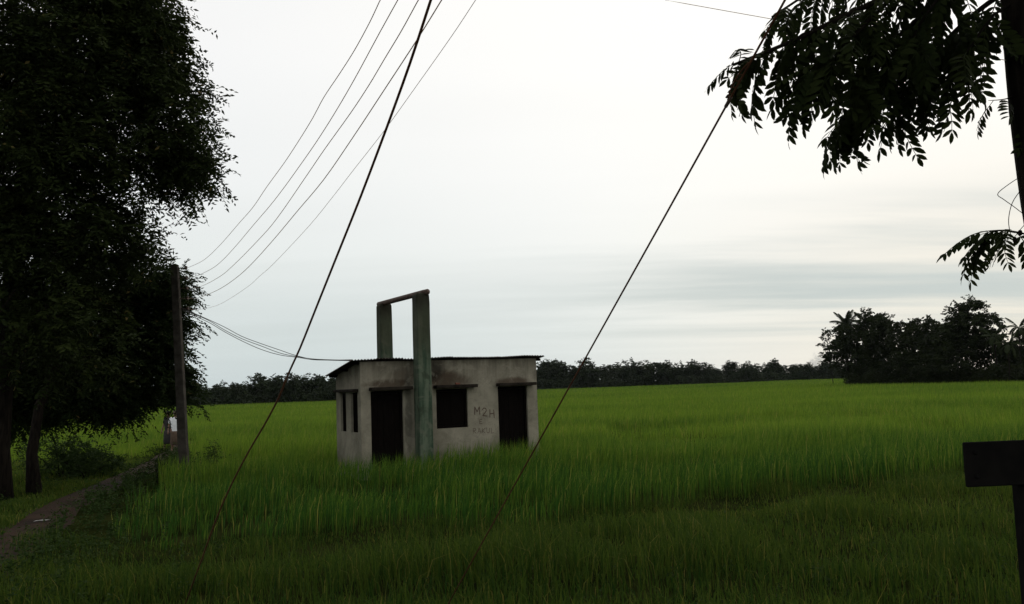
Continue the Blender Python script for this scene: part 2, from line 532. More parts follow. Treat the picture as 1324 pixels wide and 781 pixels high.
def blades_mesh(name, base, h, w, az, lean, mat, seg=2, foot=1.0):
    n = len(base)
    b = rng.uniform(0, 2 * np.pi, n)
    wd = np.stack([np.cos(b), np.sin(b), np.zeros(n)], 1) * (w * 0.5)[:, None]
    ld = np.stack([np.cos(az), np.sin(az), np.zeros(n)], 1) * (lean * h)[:, None]
    up = np.array([0, 0, 1.0])
    tint = rng.random(n)
    drop = h * (1 - 0.35 * lean)
    tip = base + ld + up * drop[:, None]
    if seg == 2:
        mid = base + ld * 0.28 + up * (h * 0.58)[:, None]
        V = np.stack([base - wd * foot, base + wd * foot, mid + wd * 0.9, mid - wd * 0.9, tip], 1)
        i = np.arange(n)[:, None] * 5
        F = (i + [0, 1, 2, 3, 3, 2, 4]).reshape(-1)
        S = np.tile([4, 3], n)
        return np_mesh(name, V.reshape(-1, 3), F, S, mat, np.repeat(tint, 5))
    V = np.stack([base - wd, base + wd, tip], 1)
    return np_mesh(name, V.reshape(-1, 3), np.arange(n * 3), np.full(n, 3), mat, np.repeat(tint, 3))


def join_meshes(name, parts, mat):
    """parts: list of (V, F, sizes, tint) arrays"""
    off, Vs, Fs, Ss, Ts = 0, [], [], [], []
    for V, F, S, T in parts:
        Vs.append(V); Fs.append(np.asarray(F) + off); Ss.append(S); Ts.append(T)
        off += len(V)
    return np_mesh(name, np.concatenate(Vs), np.concatenate(Fs), np.concatenate(Ss), mat, np.concatenate(Ts))

# ---------------------------------------------------------------- terrain
def gz(x, y):
    """ground height: flat field, road bank rising towards and behind the camera"""
    x = np.asarray(x, float); y = np.asarray(y, float)
    bank = 0.72 * (1 - sstep(2.0, 9.5, y - 0.10 * x))
    ey = np.where(x > -4, 13.6 + 0.53 * (x + 4), 13.6 - 0.35 * (x + 4))
    ditch = -0.08 * np.exp(-((y - ey + 0.9) / 0.8) ** 2) * sstep(-7.5, -4.5, x) * (1 - sstep(60, 90, y))
    return bank + ditch + 0.05 * (vnoise(x * 0.4, y * 0.4, 3) - 0.5) * (1 - sstep(60, 120, y))


def build_ground():
    def axis(lim, n, p):
        t = np.linspace(-1, 1, n)
        return np.sign(t) * np.abs(t) ** p * lim
    xs = axis(2600, 141, 3.2); ys = axis(2600, 161, 3.2) + 12
    X, Y = np.meshgrid(xs, ys)
    V = np.stack([X, Y, gz(X, Y)], -1).reshape(-1, 3)
    nx, ny = len(xs), len(ys)
    i = (np.arange(ny - 1)[:, None] * nx + np.arange(nx - 1)[None]).reshape(-1, 1)
    F = (i + [0, 1, nx + 1, nx]).reshape(-1)
    o = link('ground', np_mesh('ground', V, F, np.full((nx - 1) * (ny - 1), 4), 'field_soil', smooth=True))
    tag(o, 'flat dark soil under the paddy and the roadside grass', 'ground', kind='structure')


PATH = np.array([(-4.3, 3.0), (-5.7, 7), (-6.9, 11), (-8.3, 15.5), (-10.2, 21.5), (-12.3, 31), (-14.9, 41), (-16.5, 47)])
PATHC = np.array([tuple(p)[:2] for p in catmull([(x, y, 0) for x, y in PATH], 8)])


def path_x(y):
    return np.interp(y, PATHC[:, 1], PATHC[:, 0])


def build_path():
    V, F = [], []
    for k, (x, y) in enumerate(PATHC):
        a = PATHC[min(k + 1, len(PATHC) - 1)] - PATHC[max(k - 1, 0)]
        a = a / np.linalg.norm(a)
        nrm = np.array([a[1], -a[0]])
        for j in range(5):
            s = (j - 2) / 2
            wob = (0.42 if y < 33 else 0.28) + 0.25 * vnoise(k * 0.7, j * 3.1, 5)
            px, py = x + nrm[0] * s * wob, y + nrm[1] * s * wob
            V.append((px, py, float(gz(px, py)) + 0.045 - 0.03 * s * s - 0.012 * (abs(s) > 0.9)))
        if k:
            for j in range(4):
                q = (k - 1) * 5 + j
                F.append((q, q + 1, q + 6, q + 5))
    mb = MB(); mb.add(V, F)
    o = mb.build('path', 'trodden_earth', smooth=True)
    tag(o, 'brown trodden earth footpath running past the trees into the field', 'path', kind='structure')


build_ground()
build_path()

# pump house frame: near left corner, direction of its front wall
HO = Vector((-3.98, 24.0, 0.0)); HA = math.atan2(0.463, 0.887)
HL, HD = 5.19, 2.15
cu, su = math.cos(HA), math.sin(HA)


def in_house(x, y, m=0.0):
    u = (x - HO.x) * cu + (y - HO.y) * su
    v = -(x - HO.x) * su + (y - HO.y) * cu
    wall = (u > -m) & (u < HL + m) & (v > -m) & (v < HD + m)
    pillar = (u > 1.42) & (u < 1.86) & (v > -0.45) & (v < 2.75)
    return wall | pillar


def edge_y(x):
    return np.where(x > -4, 13.6 + 0.53 * (x + 4), 13.6 - 0.35 * (x + 4)) + 1.7 * (vnoise(x * 0.55, 0 * x, 9) - 0.5) + 0.7 * (vnoise(x * 2.1, 0 * x, 19) - 0.5)


def scatter(y0, y1, dens, margin=3.0, wide=0.64):
    """points over the wedge of field in front of the camera; dens = points per square metre at distance y"""
    ys = np.geomspace(y0, y1, 60)
    P = []
    for a, b in zip(ys[:-1], ys[1:]):
        hw = wide * b + margin
        n = rng.poisson((b - a) * 2 * hw * dens(0.5 * (a + b)))
        P.append(np.stack([rng.uniform(-hw, hw, n), rng.uniform(a, b, n)], 1))
    return np.concatenate(P)


def field_height(x, y):
    base = 0.60 + 0.16 * vnoise(x * 0.10, y * 0.25, 21) + 0.12 * vnoise(x * 0.45, y * 0.7, 22)
    ly = np.log(np.maximum(y, 5.0))
    streak = vnoise(x / (y * 0.16) + 3, ly * 11.0 - x / y * 0.8, 23)     # lodged, thinner strips and sunken plots
    base = base * (1 - 0.50 * sstep(0.60, 0.80, streak))
    base = base + 0.20 * np.exp(-(((x - 0.6) / 2.6) ** 2 + ((y - 23.6) / 2.0) ** 2))
    return base


def build_rice():
    def dens(d):
        return 230.0 * min(1.0, (26.0 / d)) ** 1.55 if d < 70 else 230.0 * (26.0 / 70) ** 1.55 * (70.0 / d) ** 2.0
    P = scatter(11.0, 345.0, dens)
    x, y = P[:, 0], P[:, 1]
    right = (y > edge_y(x)) & (x > path_x(np.minimum(y, 56)) + np.where(y < 33, 1.5, 0.5) + 0.8 * vnoise(y * 0.5, x * 0, 4))
    left = (y > 34 + 2 * vnoise(x * 0.3, y * 0, 6)) & (x < path_x(np.minimum(y, 56)) - 0.5)
    keep = ((right & ((y < 56) | (y >= 56))) | left) & ~in_house(x, y, 0.06)
    # planted in tufts
    cl = vnoise(x * 3.3, y * 3.3, 31)
    keep &= (rng.random(len(x)) < np.where(y < 45, 0.05 + 1.25 * cl, 1.0))
    keep &= rng.random(len(x)) < 1 - 0.75 * sstep(0.62, 0.84, vnoise(x * 0.42 + 9, y * 0.6, 77)) * (y < 48)
    keep &= ~((np.abs(x + 14.7) < 0.6) & (np.abs(y - 40.5) < 0.9))
    x, y = x[keep], y[keep]
    z = gz(x, y)
    n = len(x)
    h = field_height(x, y) * rng.uniform(0.68, 1.20, n) * (1 - 0.28 * sstep(0.58, 0.85, vnoise(x * 0.42 + 9, y * 0.6, 77)) * (y < 48)) * np.where(left[keep], 0.75, 1.0)
    # the outermost row by the ditch stands a little taller
    w = 0.0165 * np.maximum(1, y / 26) ** 0.85 * rng.uniform(0.7, 1.3, n)
    wind = vnoise(x * 0.12, y * 0.2, 41) * 2.2 - 0.6
    az = wind + rng.normal(0, 1.1, n)
    lean = np.clip(rng.gamma(2.2, 0.085, n), 0.02, 0.65)
    base = np.stack([x, y, z - 0.01], 1)
    near = y < 62
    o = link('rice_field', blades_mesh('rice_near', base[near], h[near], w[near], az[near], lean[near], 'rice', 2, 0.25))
    tag(o, 'bright green paddy of upright rice blades around the pump house', 'rice', kind='stuff')
    far = ~near
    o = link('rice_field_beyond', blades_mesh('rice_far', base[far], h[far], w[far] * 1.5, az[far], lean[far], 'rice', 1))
    tag(o, 'smooth yellow green paddy stretching back to the far trees', 'rice', kind='stuff')
    return n


def build_wild_grass():
    P = scatter(3.2, 26.0, lambda d: 460.0 * min(1, 8.0 / d) ** 0.5, margin=2.5)
    x, y = P[:, 0], P[:, 1]
    pd = np.abs(x - path_x(y))
    keep = (y < edge_y(x) + 0.7) & ((pd > 0.22 + 0.5 * vnoise(x * 2, y * 2, 8)) | ((y < 20) & (rng.random(len(x)) < 0.55)))
    keep &= rng.random(len(x)) < 0.40 + 0.9 * vnoise(x * 1.7, y * 1.7, 51)
    x, y = x[keep], y[keep]
    n = len(x)
    tall = vnoise(x * 0.8, y * 0.8, 52)
    h = (0.12 + 0.52 * tall ** 1.7) * rng.uniform(0.6, 1.35, n)
    # strip beside the ditch under the rice edge is grazed short
    h *= 0.55 + 0.45 * sstep(0.4, 2.6, edge_y(x) - y)
    h = np.where(x < path_x(y), h * 0.55, h)
    stalk = rng.random(n) < 0.03
    h = np.where(stalk, h * 1.2 + 0.16, h)
    w = 0.0115 * rng.uniform(0.6, 1.4, n) * np.where(stalk, 0.8, 1)
    az = rng.uniform(0, 2 * np.pi, n)
    lean = np.where(stalk, rng.uniform(0.02, 0.3, n), np.clip(rng.gamma(3, 0.13, n), 0.05, 0.95))
    base = np.stack([x, y, gz(x, y) - 0.01], 1)
    o = link('wild_grass', blades_mesh('wild_grass', base, h, w, az, lean, 'wild_grass', 2))
    tag(o, 'rough darker wild grass with dry stalks before the rice edge', 'grass', kind='stuff')
    # short turf left of the path, out to the rice beyond
    n = 52000
    y = rng.uniform(9, 36, n); x = path_x(y) - 0.35 - rng.uniform(0, 1, n) ** 1.3 * (0.12 * y + 7)
    base = np.stack([x, y, gz(x, y) - 0.01], 1)
    hh = (0.05 + 0.16 * vnoise(x * 0.9, y * 0.9, 61)) * rng.uniform(0.6, 1.4, n)
    o = link('path_turf', blades_mesh('path_turf', base, hh, 0.016 * rng.uniform(0.6, 1.4, n), rng.uniform(0, 6.28, n), rng.uniform(0.1, 0.8, n), 'wild_grass', 2))
    tag(o, 'short trodden turf under the trees left of the footpath', 'grass', kind='stuff')


def weed_arrays(c, hgt, rad, n, L):
    """low leafy weed: leaves on several stems"""
    k = max(3, n // 9)
    st = rng.uniform(0, 2 * np.pi, k)
    tipd = np.stack([np.cos(st) * rad * rng.uniform(0.2, 1, k), np.sin(st) * rad * rng.uniform(0.2, 1, k), hgt * rng.uniform(0.6, 1.1, k)], 1)
    s = rng.integers(0, k, n); t = rng.uniform(0.15, 1.0, n)
    pos = np.asarray(c) + tipd[s] * (t ** 0.9)[:, None]
    a = rng.uniform(0, 2 * np.pi, n)
    ax = np.stack([np.cos(a), np.sin(a), rng.uniform(-0.3, 0.7, n)], 1)
    return leaf_arrays(pos, ax, L * rng.uniform(0.6, 1.3, n), L * 0.5 * rng.uniform(0.7, 1.2, n), rng.random(n))


def build_weeds():
    parts = []
    # along the right edge of the path and round the pole foot
    for _ in range(420):
        y = rng.uniform(9.5, 38.5)
        x = path_x(y) + 0.45 + abs(rng.normal(0, 0.9))
        parts.append(weed_arrays((x, y, float(gz(x, y))), rng.uniform(0.2, 0.6), rng.uniform(0.12, 0.35), int(rng.uniform(25, 60)), rng.uniform(0.035, 0.075)))
    for _ in range(70):
        y = rng.uniform(14, 32)
        x = path_x(y) - 0.95 - abs(rng.normal(0, 0.8))
        parts.append(weed_arrays((x, y, float(gz(x, y))), rng.uniform(0.12, 0.3), rng.uniform(0.12, 0.3), int(rng.uniform(20, 40)), rng.uniform(0.035, 0.07)))
    for _ in range(120):                                     # a few broad leaves among the front grass
        y = rng.uniform(6.5, 15); x = rng.uniform(-0.55, 0.6) * y
        parts.append(weed_arrays((x, y, float(gz(x, y))), rng.uniform(0.12, 0.3), rng.uniform(0.08, 0.2), int(rng.uniform(12, 28)), rng.uniform(0.03, 0.05)))
    o = link('weeds', join_meshes('weeds', parts, 'weed_leaf'))
    tag(o, 'low leafy weeds fringing the footpath and the front grass', 'weeds', kind='stuff')


build_rice()
build_wild_grass()
build_weeds()


# ---------------------------------------------------------------- pump house
def hole_wall(mb, a0, a1, b0, b1, t0, t1, holes, flip, top=None):
    """wall slab in the plane (a, z) with rectangular holes; thickness t0..t1; flip: a runs along y instead of x.
    top(a) gives the wall head height"""
    A = sorted({a0, a1, *[h[0] for h in holes], *[h[1] for h in holes]})
    B = sorted({b0, *[h[2] for h in holes], *[h[3] for h in holes]})
    B = [b for b in B if b < b1 - 1e-6] + [b1]
    top = top or (lambda a: b1)
    A2 = []
    for p, q in zip(A[:-1], A[1:]):
        A2 += [p]
    A2 += [A[-1]]

    def pt(a, t, z):
        return (t, a, z) if flip else (a, t, z)

    def solid(i, j):
        if i < 0 or j < 0 or i >= len(A2) - 1 or j >= len(B) - 1:
            return False
        am, bm = (A2[i] + A2[i + 1]) / 2, (B[j] + B[j + 1]) / 2
        return not any(h[0] < am < h[1] and h[2] < bm < h[3] for h in holes)
    for i in range(len(A2) - 1):
        for j in range(len(B) - 1):
            if not solid(i, j):
                continue
            p, q = A2[i], A2[i + 1]
            last = j == len(B) - 2
            z0 = B[j]
            zp, zq = (top(p), top(q)) if last else (B[j + 1], B[j + 1])
            c = [(p, z0), (q, z0), (q, zq), (p, zp)]
            mb.add([pt(a, t0, z) for a, z in c], [(0, 1, 2, 3)])
            mb.add([pt(a, t1, z) for a, z in c], [(3, 2, 1, 0)])
            for (e0, e1, di, dj) in ((0, 1, 0, -1), (1, 2, 1, 0), (2, 3, 0, 1), (3, 0, -1, 0)):
                if not solid(i + di, j + dj):
                    m0, m1 = c[e0], c[e1]
                    mb.add([pt(m0[0], t0, m0[1]), pt(m0[0], t1, m0[1]), pt(m1[0], t1, m1[1]), pt(m1[0], t0, m1[1])], [(0, 1, 2, 3)])


def build_house():
    root = empty('pump_house', HO, HA)
    tag(root, 'small whitewashed pump house with corrugated roof and two green columns', 'building')
    zf, zr, T = 3.03, 2.72, 0.2
    slope = (zr - zf) / HD
    doors = [(0.27, 1.16, -0.05, 2.26), (3.95, 4.87, -0.05, 2.26)]
    win = (2.10, 3.02, 1.20, 2.25)
    swin = [(0.26, 0.82, 1.20, 2.24), (1.26, 1.74, 1.20, 2.24)]
    mb = MB(); hole_wall(mb, 0, HL, -0.05, zf, 0, T, doors + [win], False)
    fw = mb.build('wall', 'whitewash', root)
    fw['label'] = 'stained front wall with two doorways and a window'
    mb = MB(); hole_wall(mb, T + .002, HD - T - .002, -0.05, 2.9, 0, T, swin, True, lambda a: zf + slope * a)
    mb.build('wall', 'whitewash', root)
    mb = MB(); hole_wall(mb, T + .002, HD - T - .002, -0.05, 2.9, HL - T, HL, [], True, lambda a: zf + slope * a)
    mb.build('wall', 'whitewash', root)
    mb = MB(); hole_wall(mb, 0, HL, -0.05, zf + slope * HD, HD - T, HD, [], False)
    mb.build('wall', 'whitewash', root)
    mb = MB(); mb.box(T + .01, HL - T - .01, T + .01, HD - T - .01, -0.04, 0.1)
    mb.build('floor', 'soot', root)
    # dark plank doors set back in the openings, each plank a piece
    for (a, b, _, z1) in doors:
        fr = MB()
        for (p, q) in ((a + .002, a + .06), (b - .06, b - .002)):
            fr.box(p, q, 0.07, 0.15, 0.1, z1 - .002)
        fr.box(a + .062, b - .062, 0.07, 0.15, z1 - .07, z1 - .002)
        dr = fr.build('door', 'dark_wood', root)
        npl = 5
        pw = (b - a - .13) / npl
        for k in range(npl):
            pl = MB(); pl.box(a + .065 + k * pw + .004, a + .065 + (k + 1) * pw - .004, 0.115 + .006 * (k % 2), 0.145, 0.12, z1 - .08)
            pl.build('plank', 'dark_wood', dr)
    a, b, z0, z1 = win
    fr = MB()
    fr.box(a + .002, a + .06, .06, .15, z0 + .002, z1 - .002); fr.box(b - .06, b - .002, .06, .15, z0 + .002, z1 - .002)
    fr.box(a + .062, b - .062, .06, .15, z1 - .06, z1 - .002); fr.box(a + .062, b - .062, .06, .15, z0 + .002, z0 + .06)
    wn = fr.build('window', 'dark_wood', root)
    for k in range(2):
        sh = MB(); m = (a + b) / 2
        sh.box(a + .065 if k == 0 else m + .004, m - .004 if k == 0 else b - .065, .10, .13, z0 + .065, z1 - .065)
        sh.build('shutter', 'dark_wood', wn)
    for (a, b, z0, z1) in swin:
        fr = MB()
        fr.box(.06, .14, a + .002, a + .045, z0 + .002, z1 - .002); fr.box(.06, .14, b - .045, b - .002, z0 + .002, z1 - .002)
        fr.box(.06, .14, a + .047, b - .047, z1 - .05, z1 - .002); fr.box(.06, .14, a + .047, b - .047, z0 + .002, z0 + .05)
        wn = fr.build('window', 'dark_wood', root)
        sh = MB(); sh.box(.10, .13, a + .05, b - .05, z0 + .055, z1 - .055)
        sh.build('shutter', 'dark_wood', wn)
    # lintel slabs (thin concrete hoods), reaching past the openings on the right
    for (a, b, z) in ((0.22, 1.36, 2.275), (2.02, 3.24, 2.275), (3.90, 5.06, 2.275)):
        s = MB(); s.box(a, b, -0.24, -0.003, z, z + 0.085)
        s.build('lintel', 'slab', root, bevel=0.012)
    s = MB(); s.box(-0.16, -0.003, 0.16, 1.92, 2.26, 2.335)
    s.build('lintel', 'slab', root, bevel=0.012)
    # a broken brick left on the window hood, a bamboo stub poking out at the back corner
    b = MB(); b.box(2.62, 2.74, -0.17, -0.08, 2.362, 2.41)
    b.build('brick', 'brick_red', root, bevel=0.01)
    s = MB(); s.tube([(HL - .02, 1.35, 2.24), (HL + .32, 1.32, 2.23)], .035, 8)
    s.build('bracket', 'slab', root)
    # roof: purlins under separate corrugated sheets
    oh = dict(l=0.27, r=0.24, f=0.12, b=0.25)

    def zt(v):
        return zf + slope * v + 0.012
    pur = MB()
    for v in (0.1, HD / 2, HD - 0.1):
        pur.box(-oh['l'] + .05, HL + oh['r'] - .05, v - .03, v + .03, zt(v) - .07, zt(v) - .004)
    roof = pur.build('roof', 'dark_wood', root)
    x0, x1 = -oh['l'], HL + oh['r']
    ns = 8
    sw = (x1 - x0) / ns
    for k in range(ns):
        nseg = 40
        lift = 0.010 * (k % 2) + rng.uniform(0, 0.008)
        va, vb = -oh['f'] + rng.uniform(-.02, .03), HD + oh['b'] + rng.uniform(-.03, .03)
        tilt = rng.uniform(-.006, .006)
        Vv, Ff = [], []
        for i in range(nseg + 1):
            x = x0 + k * sw - (0.05 if k else 0) + (sw + (0.05 if k else 0)) * i / nseg
            wv = 0.018 * math.sin(x * 2 * math.pi / 0.085)
            for v in (va, vb):
                z = zt(v) + 0.025 + lift + tilt * (i / nseg) + wv + (0.012 if v == va else 0) * math.sin(x * 3)
                Vv += [(x, v, z), (x, v, z - 0.004)]
        for i in range(nseg):
            q = i * 4
            Ff += [(q, q + 4, q + 6, q + 2), (q + 1, q + 3, q + 7, q + 5), (q, q + 1, q + 5, q + 4), (q + 2, q + 6, q + 7, q + 3)]
        Ff += [(0, 2, 3, 1), (nseg * 4, nseg * 4 + 1, nseg * 4 + 3, nseg * 4 + 2)]
        mb = MB(); mb.add(Vv, Ff)
        mb.build('roof_sheet', 'roof_sheet', roof)
    # the two hoist columns and the pipe across their heads
    for (v, zt_, lab) in ((-0.215, 4.80, 'green column before the front wall'), (2.66, 4.78, 'green column behind the roof')):
        c = MB()
        prof = [(0, .19), (0.3, .19), (zt_ - .9, .187), (zt_ - .25, .185), (zt_ - .06, .182), (zt_, .165)]
        cx = 1.64
        vs_, fs_ = [], []
        for z, r in prof:
            j = 0.006
            for sx, sy in ((-1, -1), (1, -1), (1, 1), (-1, 1)):
                vs_.append((cx + sx * r + rng.uniform(-j, j), v + sy * r + rng.uniform(-j, j), z + (rng.uniform(-.03, .02) if z == zt_ else 0)))
        for i in range(len(prof) - 1):
            for k in range(4):
                k2 = (k + 1) % 4
                fs_.append((i * 4 + k, i * 4 + k2, i * 4 + 4 + k2, i * 4 + 4 + k))
        fs_ += [(3, 2, 1, 0), tuple(range(len(prof) * 4 - 4, len(prof) * 4))]
        c.add(vs_, fs_)
        co = c.build('column', 'green_concrete', root, bevel=0.03)
        co['label'] = lab
    p = MB(); p.tube([(1.75, -0.45, 4.83), (1.70, -0.20, 4.825), (1.60, 2.6, 4.81), (1.56, 2.88, 4.80)], 0.076, 12)
    po = p.build('pipe', 'pipe_rust', root, smooth=True)
    po['label'] = 'rusty pipe laid across the column heads'
    # charcoal lettering on the front wall between window and right door
    glyph = {'M': [[(0, 0), (0.05, 1), (.5, .35), (.95, 1.0), (1.0, 0)]],
             '2': [[(.05, .75), (.3, 1), (.75, .95), (.85, .65), (.1, .05), (1, .0)]],
             'H': [[(0.05, 0), (0.1, 1)], [(.9, -.1), (.85, .95)], [(.05, .45), (.9, .5)]],
             'E': [[(.9, 1), (.1, .95), (.05, 0), (.9, .05)], [(.05, .5), (.7, .52)]],
             'R': [[(0, 0), (.05, 1), (.7, .95), (.75, .6), (.1, .5), (.9, 0)]],
             'A': [[(0, 0), (.45, 1), (1, 0)], [(.2, .4), (.8, .4)]],
             'K': [[(0.05, 0), (0.1, 1)], [(.9, 1), (.1, .5), (.95, 0)]],
             'U': [[(0, 1), (.1, .15), (.5, 0), (.9, .2), (.95, 1)]],
             'L': [[(.1, 1), (.05, 0), (.95, .02)]]}
    def write(text, u0, z0, w, h, gap, drop, r):
        for k, ch in enumerate(text):
            mb = MB()
            for line in glyph[ch]:
                pts = [(u0 + k * (w + gap) + p * w, 0.0, z0 - k * drop + q * h) for p, q in line]
                for s, e in zip(pts[:-1], pts[1:]):
                    dx, dz = e[0] - s[0], e[2] - s[2]
                    ln = math.hypot(dx, dz)
                    nx_, nz_ = -dz / ln * r, dx / ln * r
                    yy = -0.003 - 0.0004 * len(mb.F)
                    mb.add([(s[0] - nx_, yy, s[2] - nz_), (s[0] + nx_, yy, s[2] + nz_), (e[0] + nx_, yy, e[2] + nz_), (e[0] - nx_, yy, e[2] - nz_)], [(0, 1, 2, 3)])
            mb.build('lettering', 'charcoal', fw)
    write('M2H', 3.22, 1.52, 0.155, 0.22, 0.07, 0.045, 0.012)
    write('E', 3.36, 1.27, 0.09, 0.12, 0.04, 0.0, 0.007)
    write('RAKUL', 3.16, 1.02, 0.10, 0.14, 0.035, 0.004, 0.0055)
    return root


build_house()


# ---------------------------------------------------------------- poles and wires
def add_wire(name, pts, r, mat, label, cat='wire', group=None, sub=4, n=5, head=(), tail=()):
    """wire whose object origin is its first point"""
    P = [Vector(p) for p in head] + (catmull(pts, sub) if sub > 1 else [Vector(p) for p in pts]) + [Vector(p) for p in tail]
    c = P[0].copy()
    mb = MB(); mb.tube([p - c for p in P], r, n)
    o = mb.build(name, mat, smooth=True)
    o.location = c
    return tag(o, label, cat, group)


# planes of the two stay wires meet behind the camera: there stands the pole they hold
def plane_normal(p1, p2):
    return ray(*p1).cross(ray(*p2)).normalized()


N1 = plane_normal((557, 0), (388, 450)); N2 = plane_normal((1015, 0), (580, 781))
meet = N1.cross(N2)
if meet.z < 0:
    meet = -meet
STAY_TOP = EYE + meet * ((12.0 - EYE.z) / meet.z)
POLE_A = at(239, 613, 24.6)                       # foot of the field pole
POLE_A.z = 0.0
TOP_A = at(226, 342, 24.4)


def build_poles():
    root = empty('utility_pole', POLE_A)
    tag(root, 'bare grey concrete utility pole standing beside the footpath', 'utility pole')
    d = TOP_A - POLE_A
    mb = MB()
    for (f, a, b) in ((0.0, .135, .125), (0.5, .125, .115), (1.0, .105, .095)):
        pass
    vs_, fs_ = [], []
    prof = [(-0.08, .122, .105), (0.5, .108, .095), (0.985, .092, .08), (1.0, .082, .07)]
    for f, a, b in prof:
        c = d * f
        for sx, sy in ((-1, -1), (1, -1), (1, 1), (-1, 1)):
            vs_.append((c.x + sx * a, c.y + sy * b, c.z))
    for i in range(len(prof) - 1):
        for k in range(4):
            k2 = (k + 1) % 4
            fs_.append((i * 4 + k, i * 4 + k2, i * 4 + 4 + k2, i * 4 + 4 + k))
    fs_ += [(3, 2, 1, 0), tuple(range(len(prof) * 4 - 4, len(prof) * 4))]
    mb.add(vs_, fs_)
    mb.build('shaft', 'pole_concrete', root, bevel=0.02)
    # insulators one above another on the side towards the road
    zs = [TOP_A.z - 0.10 - k * 0.27 for k in range(5)]
    ends = []
    for k, z in enumerate(zs):
        f = (z - POLE_A.z) / d.z
        c = POLE_A + d * f - POLE_A
        br = MB(); br.box(c.x + .08, c.x + .30, c.y - .012, c.y + .012, z - .012, z + .012)
        bo = br.build('bracket', 'iron', root)
        ins = MB(); ins.lathe([(.018, -.05), (.04, -.045), (.042, -.015), (.024, 0), (.042, .015), (.04, .045), (.018, .05)], 10, (c.x + .29, c.y, z))
        ins.build('insulator', 'porcelain', bo, smooth=True)
        ends.append(Vector((POLE_A.x + c.x + .29, POLE_A.y + c.y - .04, z)))
    # pole beside the road that the stays hold up
    B = Vector((STAY_TOP.x + .12, STAY_TOP.y - .12, float(gz(STAY_TOP.x, STAY_TOP.y))))
    rb = empty('utility_pole', B)
    tag(rb, 'tall concrete pole on the road bank holding the stay wires', 'utility pole')
    mb = MB()
    H = 12.4 - B.z
    vs_, fs_ = [], []
    prof = [(-.3, .17, .15), (H * .5, .15, .13), (H, .12, .10)]
    for z, a, b in prof:
        for sx, sy in ((-1, -1), (1, -1), (1, 1), (-1, 1)):
            vs_.append((sx * a, sy * b, z))
    for i in range(2):
        for k in range(4):
            k2 = (k + 1) % 4
            fs_.append((i * 4 + k, i * 4 + k2, i * 4 + 4 + k2, i * 4 + 4 + k))
    fs_ += [(3, 2, 1, 0), (8, 9, 10, 11)]
    mb.add(vs_, fs_)
    mb.build('shaft', 'pole_concrete', rb, bevel=0.02)
    bends = []
    for k in range(5):
        z = 8.6 - 0.33 * k - B.z
        br = MB(); br.box(-.012, .012, .08, .30, z - .012, z + .012)
        bo = br.build('bracket', 'iron', rb)
        ins = MB(); ins.lathe([(.018, -.05), (.04, -.045), (.042, -.015), (.024, 0), (.042, .015), (.04, .045), (.018, .05)], 10, (0, .29, z))
        ins.build('insulator', 'porcelain', bo, smooth=True)
        bends.append(B + Vector((0, .33, z)))
    return ends, bends


ends, bends = build_poles()


def on_plane(px, py, A, Bp):
    """point of the vertical plane through A and Bp that lies on the sight line"""
    n = (Bp - A).cross(Vector((0, 0, 1)))
    v = ray(px, py)
    return EYE + v * ((A - EYE).dot(n) / v.dot(n))


def z3(pts):
    return [(240 + x / 2.2975, y / 2.2975) for x, y in pts]


def z2(pts):
    return [(200 + x / 3.254, 320 + y / 3.254) for x, y in pts]


WIRES = [
    z3([(575, 0), (545, 75), (500, 160), (455, 222), (410, 280), (375, 355), (330, 430), (290, 490), (240, 555), (200, 620), (160, 660), (130, 695), (100, 730)]) + z2([(225, 40), (190, 62), (140, 85)]),
    z3([(630, 0), (575, 95), (500, 240), (440, 345), (385, 430), (330, 505), (290, 560), (250, 610), (200, 665), (150, 730)]) + z2([(285, 60), (240, 92), (175, 115)]),
    z3([(687, 0), (640, 95), (590, 180), (545, 260), (490, 340), (410, 440), (360, 515), (270, 655), (215, 715)]) + z2([(330, 75), (270, 125), (190, 165)]),
    z3([(760, 0), (690, 115), (600, 250), (500, 405), (410, 540), (330, 625), (260, 710)]) + z2([(400, 80), (330, 140), (260, 180), (180, 212)]),
    z3([(860, 0), (790, 110), (690, 250), (590, 390), (500, 500), (440, 580), (365, 675)]) + z2([(500, 70), (440, 120), (400, 160), (330, 205), (260, 245), (180, 262)])]
ORD = ['uppermost', 'second highest', 'middle', 'fourth highest', 'lowest and thinnest']
LOW_WIRE = None
for k, wp in enumerate(WIRES):
    A, B_ = ends[k], bends[k]
    pts = [on_plane(x, y, A, B_) for x, y in wp]
    pts = [p for p in pts if p.y < A.y - 0.6]
    # a straight rise from the last point in view to the insulator behind
    near = pts[0]
    mids = [near.lerp(B_, f) - Vector((0, 0, 0.25 * f * (1 - f) * 4 * 0.5)) for f in (0.75, 0.5, 0.25)]
    # ease the hand-drawn kinks towards a smooth sag
    yy = np.array([p.y for p in pts] + [A.y]); zz = np.array([p.z for p in pts] + [A.z])
    fit = np.polyval(np.polyfit(yy, zz, 4), yy)
    pts = [Vector((p.x, p.y, 0.45 * p.z + 0.55 * f)) for p, f in zip(pts, fit)]
    allp = [B_] + mids + pts + [A]
    o = add_wire('overhead_wire', pts + [A], (0.0044, 0.0044, 0.0044, 0.0048, 0.0024)[k], 'wire_metal',
                 f'{ORD[k]} of the five bare wires running to the pole by the path', 'wire', 'bare line wires', 4, head=[B_, B_.lerp(pts[0], .5) - Vector((0, 0, .03))])
    if k == 4:
        LOW_WIRE = allp

